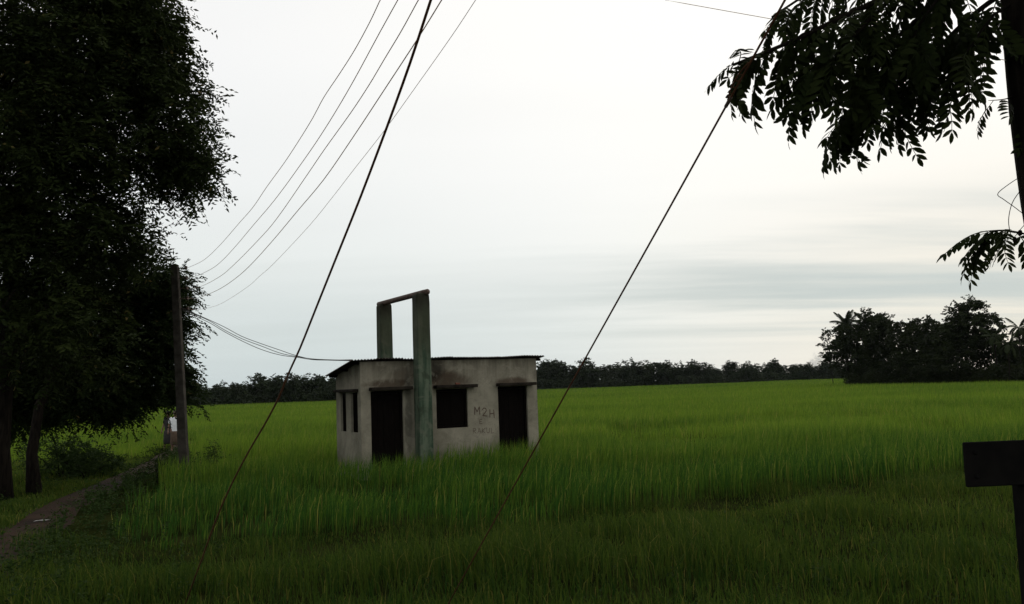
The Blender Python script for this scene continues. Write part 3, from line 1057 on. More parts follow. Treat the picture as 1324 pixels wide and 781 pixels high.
# bundled service cables from the pole to the pump house roof
hook = POLE_A.lerp(TOP_A, 0.80) + Vector((.13, -.02, 0))
cable_px = [(247, 402), (268, 414), (290, 426), (313, 438), (338, 448), (362, 456), (384, 461), (410, 465), (441, 469)]
eave = Vector((HO.x - .20 * cu, HO.y - .20 * su, 3.06))
for k in range(3):
    base = [at(x, y, 24.5 - 0.5 * i / 8) for i, (x, y) in enumerate(cable_px)]
    pts = [hook + Vector((0, 0.02 * k, -0.03 * k))]
    for i, p in enumerate(base[1:-1]):
        f = (i + 1) / 8
        pts.append(p + Vector((0, 0.03 * (k - 1), (k - 1) * -0.075 * math.sin(math.pi * min(1, f * 1.15)) + 0.012 * math.sin(i * 2.1 + k * 2))))
    pts.append(eave + Vector((0, 0.02 * k, 0.015 * k)))
    add_wire('service_cable', pts, 0.0085, 'cable_rubber', ('upper', 'middle', 'lower')[k] + ' of the sagging service cables from the pole to the pump house eave', 'cable', 'service cables to the pump house', 4)


def stay(pix, normal, anchor_px, depth0, r, label):
    """stay wire: lies in the plane through the sight line, from its ground anchor up to the pole"""
    lo, hi = 3.0, 14.0
    for _ in range(40):                          # where the sight line meets the ground
        md = (lo + hi) / 2; q = at(*anchor_px, md)
        lo, hi = (md, hi) if q.z > float(gz(q.x, q.y)) - .04 else (lo, md)
    A = at(*anchor_px, lo)
    Bt = STAY_TOP
    pts = []
    for (x, y) in pix:
        # nearest point of the sight line to the chord from anchor to pole
        v = ray(x, y).normalized(); d = (Bt - A).normalized(); w0 = EYE - A
        b, dd, e = v.dot(d), v.dot(w0), d.dot(w0)
        s = (b * e - dd) / (1 - b * b)
        pts.append(EYE + v * s)
    return A, pts


guy1 = [(262, 720), (281, 668), (300, 625), (322, 583), (342, 549), (360, 515), (373, 483), (388, 450), (408, 400), (432, 340), (466, 255), (500, 165), (530, 82), (557, 0)]
A1, P1 = stay(guy1, N1, (228, 812), 6.9, 0.0, '')
g1 = add_wire('stay_wire', P1, 0.0066, 'guy_metal',
              'slack thick brown stay wire crossing before the pump house left end', 'stay wire', None, 3, 6, head=[A1], tail=[STAY_TOP])
guy2 = [(620, 708), (700, 565), (780, 422), (860, 279), (935, 144), (1015, 0)]
A2, P2 = stay(guy2, N2, (548, 838), 6.4, 0.0, '')
g2 = add_wire('stay_wire', P2, 0.0053, 'guy_metal',
              'straight brown stay wire rising into the hanging leaves', 'stay wire', None, 1, 6, head=[A2], tail=[STAY_TOP])
# the wire's lashed tail: leaves the stay at a clamp and is tied back to it by turns of thin wire
c2 = g2.location
dv = (P2[-1] - P2[-2]).normalized()
q0 = at(943, 129, P2[4].y)
q0 = P2[4] + dv * 0.06
offd = Vector((-1, 0, 0.25)).normalized()
tl = MB()
tail = [q0 + dv * (0.20 * f) + offd * (0.022 * math.sin(math.pi * (0.12 + 0.88 * f) * 0.9)) for f in np.linspace(0, 1, 7)]
tl.tube([p - c2 for p in tail], 0.0032, 5)
for i, p in enumerate(tail[1:-1]):
    q = q0 + dv * (0.20 * (i + 1) / 6 + 0.004)
    tl.tube([p - c2, q - c2], 0.0022, 4)
tl.build('wire_tail', 'guy_metal', g2)
cl = MB(); cl.tube([q0 - c2 - dv * .035, q0 - c2 + dv * .02], 0.0085, 8)
cl.build('clamp', 'iron', g2)


# ---------------------------------------------------------------- trees
def lobe_points(lobes, n, shell=0.45):
    """points in a set of ellipsoids (cx, cy, cz, rx, ry, rz), a little denser near the surface"""
    vol = np.array([l[3] * l[4] * l[5] for l in lobes]) ** 0.75
    k = rng.choice(len(lobes), n, p=vol / vol.sum())
    L = np.array(lobes)[k]
    u = unit(rng.normal(size=(n, 3)))
    r = rng.random(n) ** shell
    return L[:, :3] + u * r[:, None] * L[:, 3:6]


def skeleton(trunk, atts, bend=0.12):
    """joins every attractor to the nearest part of the growing branch system; returns nodes, parents"""
    nodes = [np.array(p, float) for p in trunk]
    par = [i - 1 for i in range(len(trunk))]
    head = nodes[-1]
    base = nodes[len(trunk) // 2]
    order = np.argsort(np.linalg.norm(atts - head, axis=1))
    arr = np.zeros((len(trunk) + 3 * len(atts), 3)); arr[:len(nodes)] = nodes
    path = np.zeros(len(arr))
    start = max(1, len(trunk) // 2)
    cnt = len(nodes)
    tips = []
    for a in order:
        p = atts[a]
        dd = np.linalg.norm(arr[start:cnt] - p, axis=1)
        below = np.maximum(0, arr[start:cnt, 2] - p[2])
        j = start + int(np.argmin(dd + 0.35 * path[start:cnt] + 0.5 * below))
        q = arr[j]; d = p - q; ln = np.linalg.norm(d)
        prev = j
        for f in (0.4, 0.75, 1.0):
            o = rng.normal(size=3) * ln * bend * (1 if f < 1 else 0)
            o[2] += 0.10 * ln * math.sin(math.pi * f)
            arr[cnt] = q + d * f + o
            par.append(prev)
            path[cnt] = path[prev] + ln / 3
            prev = cnt
            cnt += 1
        tips.append(cnt - 1)
    return arr[:cnt], np.array(par), np.array(tips)


def limb_mesh(name, nodes, par, r_tip, r_max, mat, trunk_n, r_foot, expo=2.2, nside=6):
    n = len(nodes)
    load = np.zeros(n)
    kids = np.zeros(n, int)
    for i in range(n - 1, 0, -1):
        if kids[i] == 0:
            load[i] += 1
        load[par[i]] += load[i]; kids[par[i]] += 1
    rad = np.minimum(r_max, r_tip * load ** (1 / expo))
    for i in range(trunk_n):
        f = i / max(1, trunk_n - 1)
        rad[i] = r_foot * (1 - 0.45 * f) * (1.35 if i == 0 else 1.0)
    mb = MB()
    mb.tube(nodes[:trunk_n], rad[:trunk_n], 10)
    V, F = [], []
    idx = np.arange(trunk_n, n)
    p = nodes[par[idx]]; q = nodes[idx]
    d = unit(q - p)
    ref = np.where(np.abs(d[:, 2:3]) < 0.9, np.array([[0, 0, 1.0]]), np.array([[1.0, 0, 0]]))
    a = unit(np.cross(d, ref)); b = np.cross(d, a)
    rp = np.minimum(rad[par[idx]], rad[idx] * 1.5); rq = rad[idx]
    ns = 4
    an = np.arange(ns) * 2 * np.pi / ns
    ring = a[:, None] * np.cos(an)[None, :, None] + b[:, None] * np.sin(an)[None, :, None]
    VV = np.concatenate([p[:, None] + ring * rp[:, None, None], (q + d * rq[:, None] * .5)[:, None] + ring * rq[:, None, None]], 1).reshape(-1, 3)
    k = np.arange(len(idx))[:, None] * (2 * ns)
    FF = np.concatenate([k + [j, (j + 1) % ns, ns + (j + 1) % ns, ns + j] for j in range(ns)], 1).reshape(-1)
    TV = np.array(mb.V)
    loops = [i for f in mb.F for i in f]
    sizes = [len(f) for f in mb.F]
    me = np_mesh(name, np.concatenate([TV, VV]), np.concatenate([loops, FF + len(TV)]), np.concatenate([sizes, np.full(len(idx) * ns, 4)]), mat, smooth=True)
    return me


def spray_leaves(tips, dirs, n_sub, n_leaf, length, L, W, droop, flat=1.0, curl=0.5):
    """leafy twigs round every branch tip: n_sub twigs with n_leaf leaves in two rows"""
    n = len(tips)
    sd = unit(np.repeat(dirs, n_sub, 0) * 0.7 + rng.normal(size=(n * n_sub, 3)) * np.array([1, 1, flat]))
    ln = length * rng.uniform(0.55, 1.25, n * n_sub)
    org = np.repeat(tips, n_sub, 0) + rng.normal(size=(n * n_sub, 3)) * length * 0.22
    t = (np.arange(n_leaf) + 0.5) / n_leaf
    pos = org[:, None] + sd[:, None] * (ln[:, None] * t)[..., None]
    pos[..., 2] -= droop * (ln[:, None] * t ** 2)
    sidev = unit(np.cross(sd, np.array([0, 0, 1.0]) + rng.normal(size=sd.shape) * 0.3))
    sg = np.where(np.arange(n_leaf) % 2 == 0, 1.0, -1.0)
    ax = sd[:, None] * curl + sidev[:, None] * sg[None, :, None] + rng.normal(size=pos.shape) * 0.25
    ax[..., 2] -= droop * 0.9
    m = pos.reshape(-1, 3).shape[0]
    return leaf_arrays(pos.reshape(-1, 3), ax.reshape(-1, 3), L * rng.uniform(0.65, 1.25, m), W * rng.uniform(0.7, 1.2, m),
                       np.clip(np.repeat(rng.random(n * n_sub), n_leaf) * 0.6 + rng.random(m) * 0.4, 0, 1))


def make_tree(name, label, cat, foot, trunk, lobes, n_att, spray, leaf_m, bark_m, r_foot, r_tip=0.008, r_max=0.14, group=None, extra_tips=None, shell=0.45):
    """tree > trunk (with its limbs), crown. foot and all points are world coordinates"""
    root = empty(name, foot)
    tag(root, label, cat, group)
    atts = lobe_points(lobes, n_att, shell)
    if extra_tips is not None:
        atts = np.concatenate([atts, extra_tips])
    nodes, par, tips = skeleton(trunk, atts)
    f = np.array(foot)
    me = limb_mesh('trunk', nodes - f, par, r_tip, r_max, bark_m, len(trunk), r_foot)
    link('trunk', me, None, root)
    tp = nodes[tips]; dr = unit(tp - nodes[par[par[tips]]])
    V, F, S, T = spray_leaves(tp, dr, **spray)
    c = link('crown', np_mesh('crown', V - f, F, S, leaf_m, T), None, root)
    c['kind'] = 'stuff'
    return root


def plobe(px, py, d, rx, ry, rd):
    """an ellipsoid of foliage by where it stands in the view, at real distance d"""
    c = at(px, py, d)
    s = d / FPX
    return (c.x, c.y, c.z, rx * s, rd, ry * s)


def build_left_trees():
    # tall leafy tree
    d = 21.5
    foot = (-12.35, 22.2, 0.0)
    trunk = [(-12.35, 22.2, -0.1), (-12.30, 22.15, 1.2), (-12.2, 22.1, 2.6), (-12.0, 22.0, 4.2), (-11.7, 21.8, 6.0), (-11.4, 21.6, 8.0), (-11.2, 21.5, 10)]
    lobes = [plobe(40, 60, d, 170, 190, 3.0), plobe(150, 45, d, 78, 95, 2.4), plobe(178, 20, d, 50, 60, 1.6), plobe(196, 90, d + .5, 56, 66, 2.0),
             plobe(226, 180, d + .5, 52, 58, 1.6), plobe(222, 225, d + .8, 50, 48, 1.4), plobe(244, 212, d + .8, 34, 42, 1.0), plobe(118, 165, d, 82, 95, 2.2),
             plobe(60, 270, d, 130, 120, 2.6), plobe(140, 312, d + 1.0, 58, 60, 1.6), plobe(-60, 180, d, 130, 240, 3.0), plobe(90, -110, d, 130, 130, 3.0),
             plobe(70, 400, d, 100, 100, 2.0)]
    make_tree('leafy_tree', 'tall dense broadleaf tree with a wide dark crown beside the path', 'tree', foot, trunk, lobes, 1500,
              dict(n_sub=10, n_leaf=14, length=0.66, L=0.15, W=0.058, droop=0.28, curl=0.55), 'tall_tree_leaf', 'bark', 0.30)
    # feathery lower tree, drooping sprays, behind the pole
    d = 25.8
    foot = (-12.05, 23.4, 0.0)
    trunk = [(-12.05, 23.4, -0.1), (-12.15, 23.45, 1.0), (-12.1, 23.7, 2.2), (-11.9, 24.2, 3.2), (-11.6, 24.8, 4.4)]
    lobes = [plobe(120, 420, d, 95, 95, 2.0), plobe(60, 470, d, 90, 75, 2.0), plobe(180, 400, d, 52, 68, 1.4), plobe(216, 378, d, 24, 36, 0.8),
             plobe(212, 440, d + .2, 32, 44, 0.8), plobe(226, 378, d + .2, 16, 26, .5), plobe(224, 485, d + .2, 20, 32, .5), plobe(200, 476, d + .2, 42, 32, 0.9), plobe(230, 505, d + .3, 16, 20, 0.5), plobe(110, 505, d, 80, 34, 1.6), plobe(30, 520, d, 60, 36, 1.5),
             plobe(140, 520, d, 45, 18, 1.0)]
    make_tree('feathery_tree', 'lower feathery tree with drooping ragged sprays behind the bare pole', 'tree', foot, trunk, lobes, 980,
              dict(n_sub=7, n_leaf=22, length=0.62, L=0.125, W=0.05, droop=0.42, flat=0.3, curl=0.6), 'feathery_leaf', 'dark_bark', 0.15)


def make_bush(name, label, c, rx, ry, rz, n, L, mat, group=None, cat='bush'):
    root = empty(name, (c[0], c[1], 0))
    tag(root, label, cat, group)
    atts = lobe_points([(0, 0, rz * 0.55, rx, ry, rz * 0.55), (rx * .4, 0, rz * .45, rx * .6, ry * .7, rz * .5)], n)
    atts[:, 2] = np.abs(atts[:, 2]) + 0.05
    st = MB()
    for k in range(9):
        a = atts[rng.integers(0, n)]
        st.tube([(a[0] * .15, a[1] * .15, -.05), (a[0] * .5, a[1] * .5, a[2] * .6), tuple(a)], [.02, .014, .006], 5)
    st.build('stem', 'dark_bark', root)
    dr = unit(atts + 1e-6)
    V, F, S, T = spray_leaves(atts, dr, 4, 9, 0.30, L, L * .5, 0.2)
    cr = link('foliage', np_mesh('foliage', V, F, S, mat, T), None, root)
    cr['kind'] = 'stuff'
    return root


build_left_trees()
make_bush('bush', 'dark rounded bush behind the tree trunks left of the path', (-13.9, 28.5), 1.25, 0.9, 1.05, 150, 0.09, 'weed_leaf')
make_bush('bush', 'low wide dark bush beside the path bend', (-12.75, 27.8), 1.0, 0.7, 0.72, 100, 0.08, 'weed_leaf')
make_bush('bush', 'thin weedy shrub at the foot of the path-side pole', (-9.75, 25.4), 0.55, 0.5, 0.85, 50, 0.06, 'weed_leaf')
make_bush('bush', 'small leafy shrub in the rice just behind the pole', (-9.1, 27.6), 0.35, 0.35, 0.72, 26, 0.06, 'weed_leaf')


# ---------------------------------------------------------------- roadside tree with feathered leaves overhead
def pinnate_mesh(k, pairs, length, ll, lw, arch):
    """one compound leaf: arched stalk along +x with leaflets in pairs and one at the end"""
    V, F, T = [], [], []
    def rach(t):
        return Vector((length * (t - 0.10 * arch * t * t), 0.012 * math.sin(t * 5 + k), -arch * length * 0.55 * t * t))
    pts = [rach(t) for t in np.linspace(0, 1, 7)]
    mb = MB(); mb.tube(pts, [.0028, .0026, .0024, .0022, .0019, .0016, .0012], 4)
    lr = np.random.default_rng(100 + k)

    def leaflet(p, ax, up, L, W):
        ax = ax.normalized()
        sd = ax.cross(up).normalized()
        nn = sd.cross(ax)
        vs_ = [p, p + ax * L * .10, ]
        prof = [(0.0, 0.0), (.18, .62), (.45, 1.0), (.75, .78), (1.0, 0.0)]
        a = []
        for t, wv in prof:
            c = p + ax * (L * t) - nn * (L * .14 * t * t)
            if wv == 0:
                a.append((c,))
            else:
                a.append((c + sd * W * .5 * wv + nn * W * .10 * wv, c - sd * W * .5 * wv + nn * W * .10 * wv))
        base = len(mb.V)
        vs2 = [a[0][0], a[1][0], a[1][1], a[2][0], a[2][1], a[3][0], a[3][1], a[4][0]]
        mb.add(vs2, [(0, 1, 2), (1, 3, 4, 2), (3, 5, 6, 4), (5, 7, 6)])
    for i in range(pairs):
        t = 0.16 + 0.80 * i / (pairs - 1)
        p = rach(t)
        tg = (rach(min(1, t + .05)) - rach(t - .05)).normalized()
        sc = (0.75 + 0.5 * math.sin(math.pi * (0.15 + 0.75 * i / pairs))) * lr.uniform(.85, 1.1)
        for s in (-1, 1):
            if lr.random() < 0.05:
                continue
            ax = Vector((0, s, 0)) * 0.9 + tg * lr.uniform(.45, .75) + Vector((0, 0, -lr.uniform(.15, .55)))
            up = Vector((lr.uniform(-.3, .3), lr.uniform(-.3, .3), 1))
            leaflet(p, ax, up, ll * sc, lw * sc * lr.uniform(.85, 1.1))
    leaflet(rach(1), (rach(1) - rach(.9)), Vector((0, 0.2, 1)), ll * .95, lw * .95)
    me = mb.mesh('leaf', 'roadside_leaf')
    a = me.attributes.new('tint', 'FLOAT', 'POINT')
    a.data.foreach_set('value', np.full(len(me.vertices), lr.random(), np.float32))
    return me


def build_roadside_tree():
    D = 5.0
    foot = Vector((3.06, 5.05, float(gz(3.06, 5.05))))
    root = empty('roadside_tree', foot)
    tag(root, 'roadside tree with feathered leaves hanging before the sky', 'tree')
    top = at(1318, -60, D)
    tr = [(3.10, 5.05, -0.1), at(1376, 420, D), at(1349, 262, D), at(1331, 130, D), at(1319, 0, D), at(1310, -120, D), at(1300, -300, D), Vector((2.3, 4.2, 7.8)), Vector((1.9, 3.4, 9.6))]
    tr = [Vector(p) for p in tr]
    mb = MB(); mb.tube([p - foot for p in catmull(tr, 4)], list(np.interp(np.linspace(0, 1, 33), [0, .12, .5, 1], [.15, .115, .098, .055])), 12)
    link('trunk', mb.mesh('trunk', 'dark_bark', True), None, root)
    limbs = [
        ([(1316, -70, D), (1240, -40, 4.95), (1160, -10, 4.9), (1090, 22, 4.85), (1020, 55, 4.85), (948, 84, 4.9)], .026, 58),
        ([(1240, -40, 4.95), (1195, 15, 5.05), (1160, 70, 5.1), (1120, 118, 5.15), (1088, 158, 5.15)], .018, 42),
        ([(1160, -10, 4.9), (1110, 40, 4.75), (1070, 75, 4.7), (1040, 92, 4.7)], .014, 34),
        ([(1314, -20, D), (1270, 10, 5.1), (1230, 45, 5.15), (1195, 85, 5.2), (1165, 125, 5.2)], .018, 40),
        ([(1310, -110, D), (1230, -90, 5.2), (1150, -60, 5.3), (1080, -30, 5.3), (998, 22, 5.25)], .020, 40),
        ([(1195, 15, 5.05), (1170, 40, 4.9), (1135, 60, 4.85), (1105, 100, 4.8)], .012, 26),
        ([(1318, 0, D), (1285, 20, 4.9), (1255, 60, 4.85), (1225, 100, 4.85)], .010, 20),
        ([(1312, -60, D), (1270, -50, 4.8), (1225, -15, 4.75), (1190, 30, 4.75), (1178, 60, 4.75)], .012, 22),
        ([(1324, 120, D), (1300, 128, 4.98), (1278, 130, 4.95)], .005, 2),
        ([(1328, 145, D), (1306, 150, 4.98)], .004, 2),
        ([(1362, 322, D), (1335, 306, 4.97), (1302, 298, 4.94), (1274, 299, 4.92)], .007, 13),
    ]
    meshes = [pinnate_mesh(k, 7 + k % 3, 0.25 + 0.018 * (k % 4), 0.060, 0.0235, 0.45 + 0.22 * (k % 3)) for k in range(7)]
    lr = np.random.default_rng(77)
    for li, (pix, r, nl) in enumerate(limbs):
        P = catmull([at(*p) for p in pix], 6)
        mb = MB(); mb.tube([p - P[0] for p in P], list(np.linspace(r, r * .3, len(P))), 6)
        b = link('branch', mb.mesh('branch', 'dark_bark', True), None, root)
        b.location = P[0] - foot
        for j in range(nl):
            f = 0.18 + 0.82 * ((j + lr.uniform(0, .8)) / nl) ** 0.85
            if li >= 8: f = 0.55 + 0.45 * (j + .5) / nl
            i = min(len(P) - 1, int(f * (len(P) - 1)))
            p = P[i]
            tg = (P[min(i + 1, len(P) - 1)] - P[max(i - 1, 0)]).normalized()
            az = lr.uniform(0, 2 * math.pi)
            out = Vector((math.cos(az), math.sin(az), 0))
            dr = (tg * lr.uniform(.4, 1.0) + out * lr.uniform(.4, .9) + Vector((0, 0, lr.uniform(-1.1, .25)))).normalized()
            up = (Vector((0, 0, 1)) + Vector((lr.normal(), lr.normal(), 0)) * .35)
            y = up.cross(dr).normalized(); z = dr.cross(y)
            M = Matrix((dr, y, z)).transposed().to_4x4()
            o = bpy.data.objects.new('leaf', meshes[lr.integers(0, 7)])
            COL.objects.link(o)
            o.parent = b
            sc = lr.uniform(.90, 1.28) * (0.82 if li >= 8 else 1)
            o.matrix_local = Matrix.Translation(p - P[0]) @ M @ Matrix.Scale(sc, 4)
    # thin dry tendrils and two pods hanging between trunk and the low spray
    for k, pix in enumerate(([(1320, 228, D), (1302, 240, 4.9), (1290, 251, 4.9), (1298, 258, 4.9), (1312, 268, 4.9), (1330, 282, D)],
                             [(1322, 243, D), (1309, 262, 4.9), (1304, 285, 4.9), (1307, 305, 4.9)])):
        P = catmull([at(*p) for p in pix], 5)
        mb = MB(); mb.tube([p - foot for p in P], 0.0022, 5)
        link('tendril', mb.mesh('tendril', 'dark_bark', True), None, root)
    for px, py in ((1319, 301), (1312, 310)):
        p = at(px, py, 4.9) - foot
        mb = MB(); mb.lathe([(.002, -.016), (.009, -.012), (.012, 0), (.009, .012), (.002, .016)], 8, p)
        mb.tube([p + Vector((0, 0, .015)), p + Vector((.03, 0, .045))], .0018, 4)
        link('pod', mb.mesh('pod', 'dark_bark', True), None, root)
    # unseen crown added overhead and stretched forward to shade foreground and front rice
    lobes = [(0.5, 4.4, 9.9, 4.0, 2.6, 1.7), (4.5, 4.6, 9.8, 3.4, 2.6, 1.8), (-3.5, 3.2, 9.6, 3.2, 2.8, 1.6), (1.0, -1.0, 10.2, 5.0, 4.0, 2.2), (-4.5, -1.5, 9.5, 3.5, 3.5, 2.0),
             (5.5, -1.5, 9.6, 3.5, 3.5, 2.0), (8.5, 3.5, 8.8, 2.6, 2.6, 1.7), (-7.0, 2.0, 8.8, 2.4, 2.6, 1.6), (7.5, 0, 6.8, 2.6, 2.4, 2.0),
             (-3.0, 8.4, 10.8, 4.0, 2.4, 1.5), (3.0, 8.4, 10.8, 4.0, 2.4, 1.5), (9.0, 8.0, 10.2, 3.2, 2.6, 1.6), (-8.5, 7.6, 10.4, 3.0, 2.6, 1.6)]
    atts = lobe_points(lobes, 900, 0.5)
    nodes, par, tips = skeleton([np.array(p) for p in tr[-3:]], atts)
    fo = np.array(foot)
    link('limb', limb_mesh('limb', nodes - fo, par, .010, .10, 'dark_bark', 3, .07), None, root)
    tp = nodes[tips]; dr = unit(tp - nodes[par[par[tips]]])
    V, F, S, T = spray_leaves(tp, dr, 7, 10, 0.75, 0.25, 0.11, 0.25)
    c = link('crown', np_mesh('crown', V - fo, F, S, 'roadside_leaf', T), None, root)
    c['kind'] = 'stuff'


build_roadside_tree()

# thin wire from the lowest line wire to the roadside tree
ta = at(1312, 80, 5.0); tb = Vector(LOW_WIRE[0]).lerp(Vector(LOW_WIRE[4]), .55)
m1, m2 = at(860, 0, 5.6), at(1000, 25, 5.4)
add_wire('drop_wire', [m1, m2, at(1160, 53, 5.25), ta], 0.0018, 'wire_metal', 'hair-thin wire slanting across the sky into the hanging leaves', 'wire', None, 4, 4, head=[tb])


def build_sign():
    D = 4.6
    c = at(1319, 640, D)
    g = float(gz(c.x, c.y))
    root = empty('sign_board', (c.x, c.y, g), R(4))
    tag(root, 'dark back of a small rectangular sign board on a post', 'sign')
    zt_, zb = at(1290, 570, D).z - g, at(1290, 628, D).z - g
    w = 0.268
    mb = MB(); mb.box(-w, w + .05, -0.012, 0.012, zb, zt_)
    mb.build('board', 'sign_paint', root, bevel=0.006)
    for dz in (0.05, (zt_ - zb) - 0.05):
        s = MB(); s.box(-w + .03, w - .03, 0.0125, 0.030, zb + dz - .012, zb + dz + .012)
        s.build('rail', 'sign_paint', root)
    for bx in (-w + .05, .048, w):
        for bz in (zb + .05, zt_ - .05):
            q = MB(); q.lathe([(.011, 0), (.011, .006), (.006, .010)], 8)
            bo = q.build('bolt', 'sign_paint', root); bo.location = (bx, -.0125, bz); bo.rotation_euler = (R(90), 0, 0)
    s = MB(); s.box(0.012, 0.084, 0.031, 0.085, -0.2, zt_ - 0.02)
    s.build('post', 'sign_paint', root, bevel=0.006)


build_sign()


# ---------------------------------------------------------------- copse on the right, palms
def frond_mesh(length, arch, ll, seed):
    lr = np.random.default_rng(seed)
    def rach(t):
        return Vector((length * (t - .25 * arch * t * t), 0, length * (.35 * t - arch * .75 * t * t)))
    mb = MB(); mb.tube([rach(t) for t in np.linspace(0, 1, 8)], list(np.linspace(.05, .012, 8)), 4)
    for i in range(22):
        t = .14 + .86 * i / 21
        p = rach(t)
        tg = (rach(min(1, t + .04)) - rach(t - .04)).normalized()
        sc = math.sin(math.pi * (.18 + .72 * i / 21))
        for s in (-1, 1):
            ax = (tg * .75 + Vector((0, s * .9, -.28 - .3 * lr.random()))).normalized()
            L = ll * sc * lr.uniform(.85, 1.1)
            wv = tg * .055
            e = p + ax * L * .55
            mb.add([p - wv, p + wv, e + wv - Vector((0, 0, .02)), e - wv, p + ax * L - Vector((0, 0, L * .18))], [(0, 1, 2, 3), (3, 2, 4)])
    me = mb.mesh('frond', 'palm_leaf')
    a = me.attributes.new('tint', 'FLOAT', 'POINT')
    a.data.foreach_set('value', np.full(len(me.vertices), lr.random(), np.float32))
    return me


FRONDS = [frond_mesh(2.6, .35 + .3 * k, .75, k) for k in range(4)]


def make_palm(label, foot, height, lean, nf, size, r=.13, name='coconut_palm', droop=0.0):
    root = empty(name, foot)
    tag(root, label, 'palm')
    pts = [Vector((lean * t * t, 0, height * t)) for t in np.linspace(0, 1, 8)]
    pts[0].z = -.2
    mb = MB(); mb.tube(pts, [r * 1.35, r * 1.05] + [r * .9] * 5 + [r * .8], 8)
    link('trunk', mb.mesh('trunk', 'bark', True), None, root)
    lr = np.random.default_rng(int(abs(foot[0]) * 37))
    for k in range(nf):
        f = k / nf
        az = k * 2.4 + lr.uniform(-.3, .3)
        el = R(75) - f * R(115) - droop
        o = bpy.data.objects.new('frond', FRONDS[min(3, int(f * 4))])
        COL.objects.link(o)
        o.parent = root
        o.location = pts[-1]
        o.rotation_euler = (lr.uniform(-.3, .3), -el * .8, az)
        s = size * lr.uniform(.85, 1.1)
        o.scale = (s, s, s)


def ctree(label, px, base_py, d, lobes_px, n_att, L, trunk_h, r, spray=None, name='copse_tree', cat='tree'):
    f = at(px, base_py, d)
    foot = (f.x, f.y, 0.0)
    lob = [plobe(x, y, d + dd, rx, ry, rd) for (x, y, rx, ry, dd, rd) in lobes_px]
    trunk = [np.array((f.x + .15 * math.sin(k * 1.7), f.y, z)) for k, z in enumerate((-0.2, trunk_h * .35, trunk_h * .7, trunk_h, trunk_h * 1.35))]
    sp = dict(n_sub=7, n_leaf=10, length=0.95, L=L * 1.15, W=L * .66, droop=0.22)
    if spray: sp.update(spray)
    make_tree(name, label, cat, foot, trunk, lob, n_att, sp, 'copse_leaf', 'dark_bark', r, .02, .2)


def build_copse():
    ctree('loose round-leaved tree at the open left end of the copse', 1098, 490, 150, [(1084, 440, 19, 22, 0, 3), (1100, 450, 22, 22, 0, 3), (1092, 468, 18, 16, 0, 3), (1078, 455, 11, 13, 0, 2), (1104, 428, 14, 14, 1, 2), (1112, 462, 14, 14, 0, 2)], 150, .42, 3.0, .22,
          dict(n_sub=5, n_leaf=8, length=.9, droop=.15))
    p = at(1097, 490, 153)
    make_palm('coconut palm rising over the left end of the copse', (p.x, p.y, 0), at(1096, 421, 153).z, 0.3, 26, 1.12)
    ctree('round-headed dark tree right of the coconut palm', 1132, 491, 146, [(1130, 432, 24, 25, 0, 4), (1122, 415, 13, 11, 0, 2.5), (1140, 418, 13, 12, 0, 2.5), (1136, 455, 28, 24, 0, 4), (1128, 475, 26, 16, 0, 3)], 190, .42, 3.2, .3)
    ctree('flat-topped bushy tree in the middle of the copse', 1186, 492, 138, [(1172, 440, 22, 22, 0, 4), (1192, 430, 20, 17, 0, 4), (1206, 436, 16, 15, 0, 3), (1188, 460, 36, 26, 0, 5), (1170, 477, 26, 15, 0, 4)], 230, .40, 3.0, .3,
          dict(droop=.1))
    ctree('tallest copse tree with layered feathery crown', 1252, 493, 128, [(1254, 398, 24, 12, 0, 3.5), (1240, 412, 22, 9, 0, 3), (1268, 412, 20, 9, 0, 3), (1252, 425, 38, 13, 0, 5), (1262, 440, 42, 14, 0, 5), (1236, 446, 30, 16, 0, 4), (1230, 466, 26, 18, 0, 4), (1272, 462, 20, 14, 0, 3)], 285, .36, 4.6, .3,
          dict(flat=.35, droop=.12))
    ctree('low dark tree filling the gap under the tallest crown', 1216, 493, 131, [(1214, 452, 20, 22, 0, 3), (1208, 472, 24, 18, 0, 3)], 110, .38, 2.4, .2)
    for k, (px, hy, lean, d, lab) in enumerate(((1291, 436, -.2, 122, 'slim palm beside the tallest copse tree'), (1306, 446, .2, 119, 'short palm between two slim palms'),
                                        (1322, 424, .1, 121, 'slim palm at the outer end of the copse'))):
        p = at(px, 494, d)
        make_palm(lab, (p.x, p.y, 0), at(px, hy, d).z, lean, 12, .82, .09, 'areca_palm', R(14))
    for k, (px, d, lab, lob) in enumerate(((1302, 126, 'dark leafy tree behind the slim palms', [(1300, 456, 16, 14, 0, 2.5), (1312, 466, 18, 16, 0, 3)]),
                                     (1338, 124, 'broad dark tree at the outer end of the copse', [(1342, 448, 22, 26, 0, 3), (1336, 470, 26, 18, 0, 3)]))):
        ctree(lab, px, 494, d, lob, 90, .36, 2.6, .2)
    # tangled undergrowth along its foot
    parts = []
    pts = []
    for _ in range(800):
        px = rng.uniform(1096, 1400)
        d = 150 - (px - 1096) / 230 * 30 + rng.uniform(-4, 3)
        h = rng.uniform(0.4, 1.0) * (2.5 + 0.9 * vnoise(px * .06, 0, 71))
        p = at(px, 492, d)
        pts.append((p.x, p.y, h * rng.uniform(0.15, 1)))
    pts = np.array(pts)
    parts.append(spray_leaves(pts, unit(rng.normal(size=pts.shape)), 6, 9, 0.8, .36, .18, .2))
    o = link('undergrowth', join_meshes('undergrowth', parts, 'copse_leaf'))
    tag(o, 'tangled dark undergrowth along the foot of the copse', 'undergrowth', kind='stuff')
    # bamboo pole and a low bank at the corner of the copse
    p = at(1077, 490, 149)
    mb = MB(); mb.tube([(0, 0, -.2), (-.05, 0, 1.8), (-.22, 0, 3.6)], [.07, .06, .04], 6)
    o = mb.build('bamboo_pole', 'bark')
    o.location = (p.x, p.y, 0)
    tag(o, 'lone bamboo pole standing at the open corner of the copse', 'pole')


build_copse()


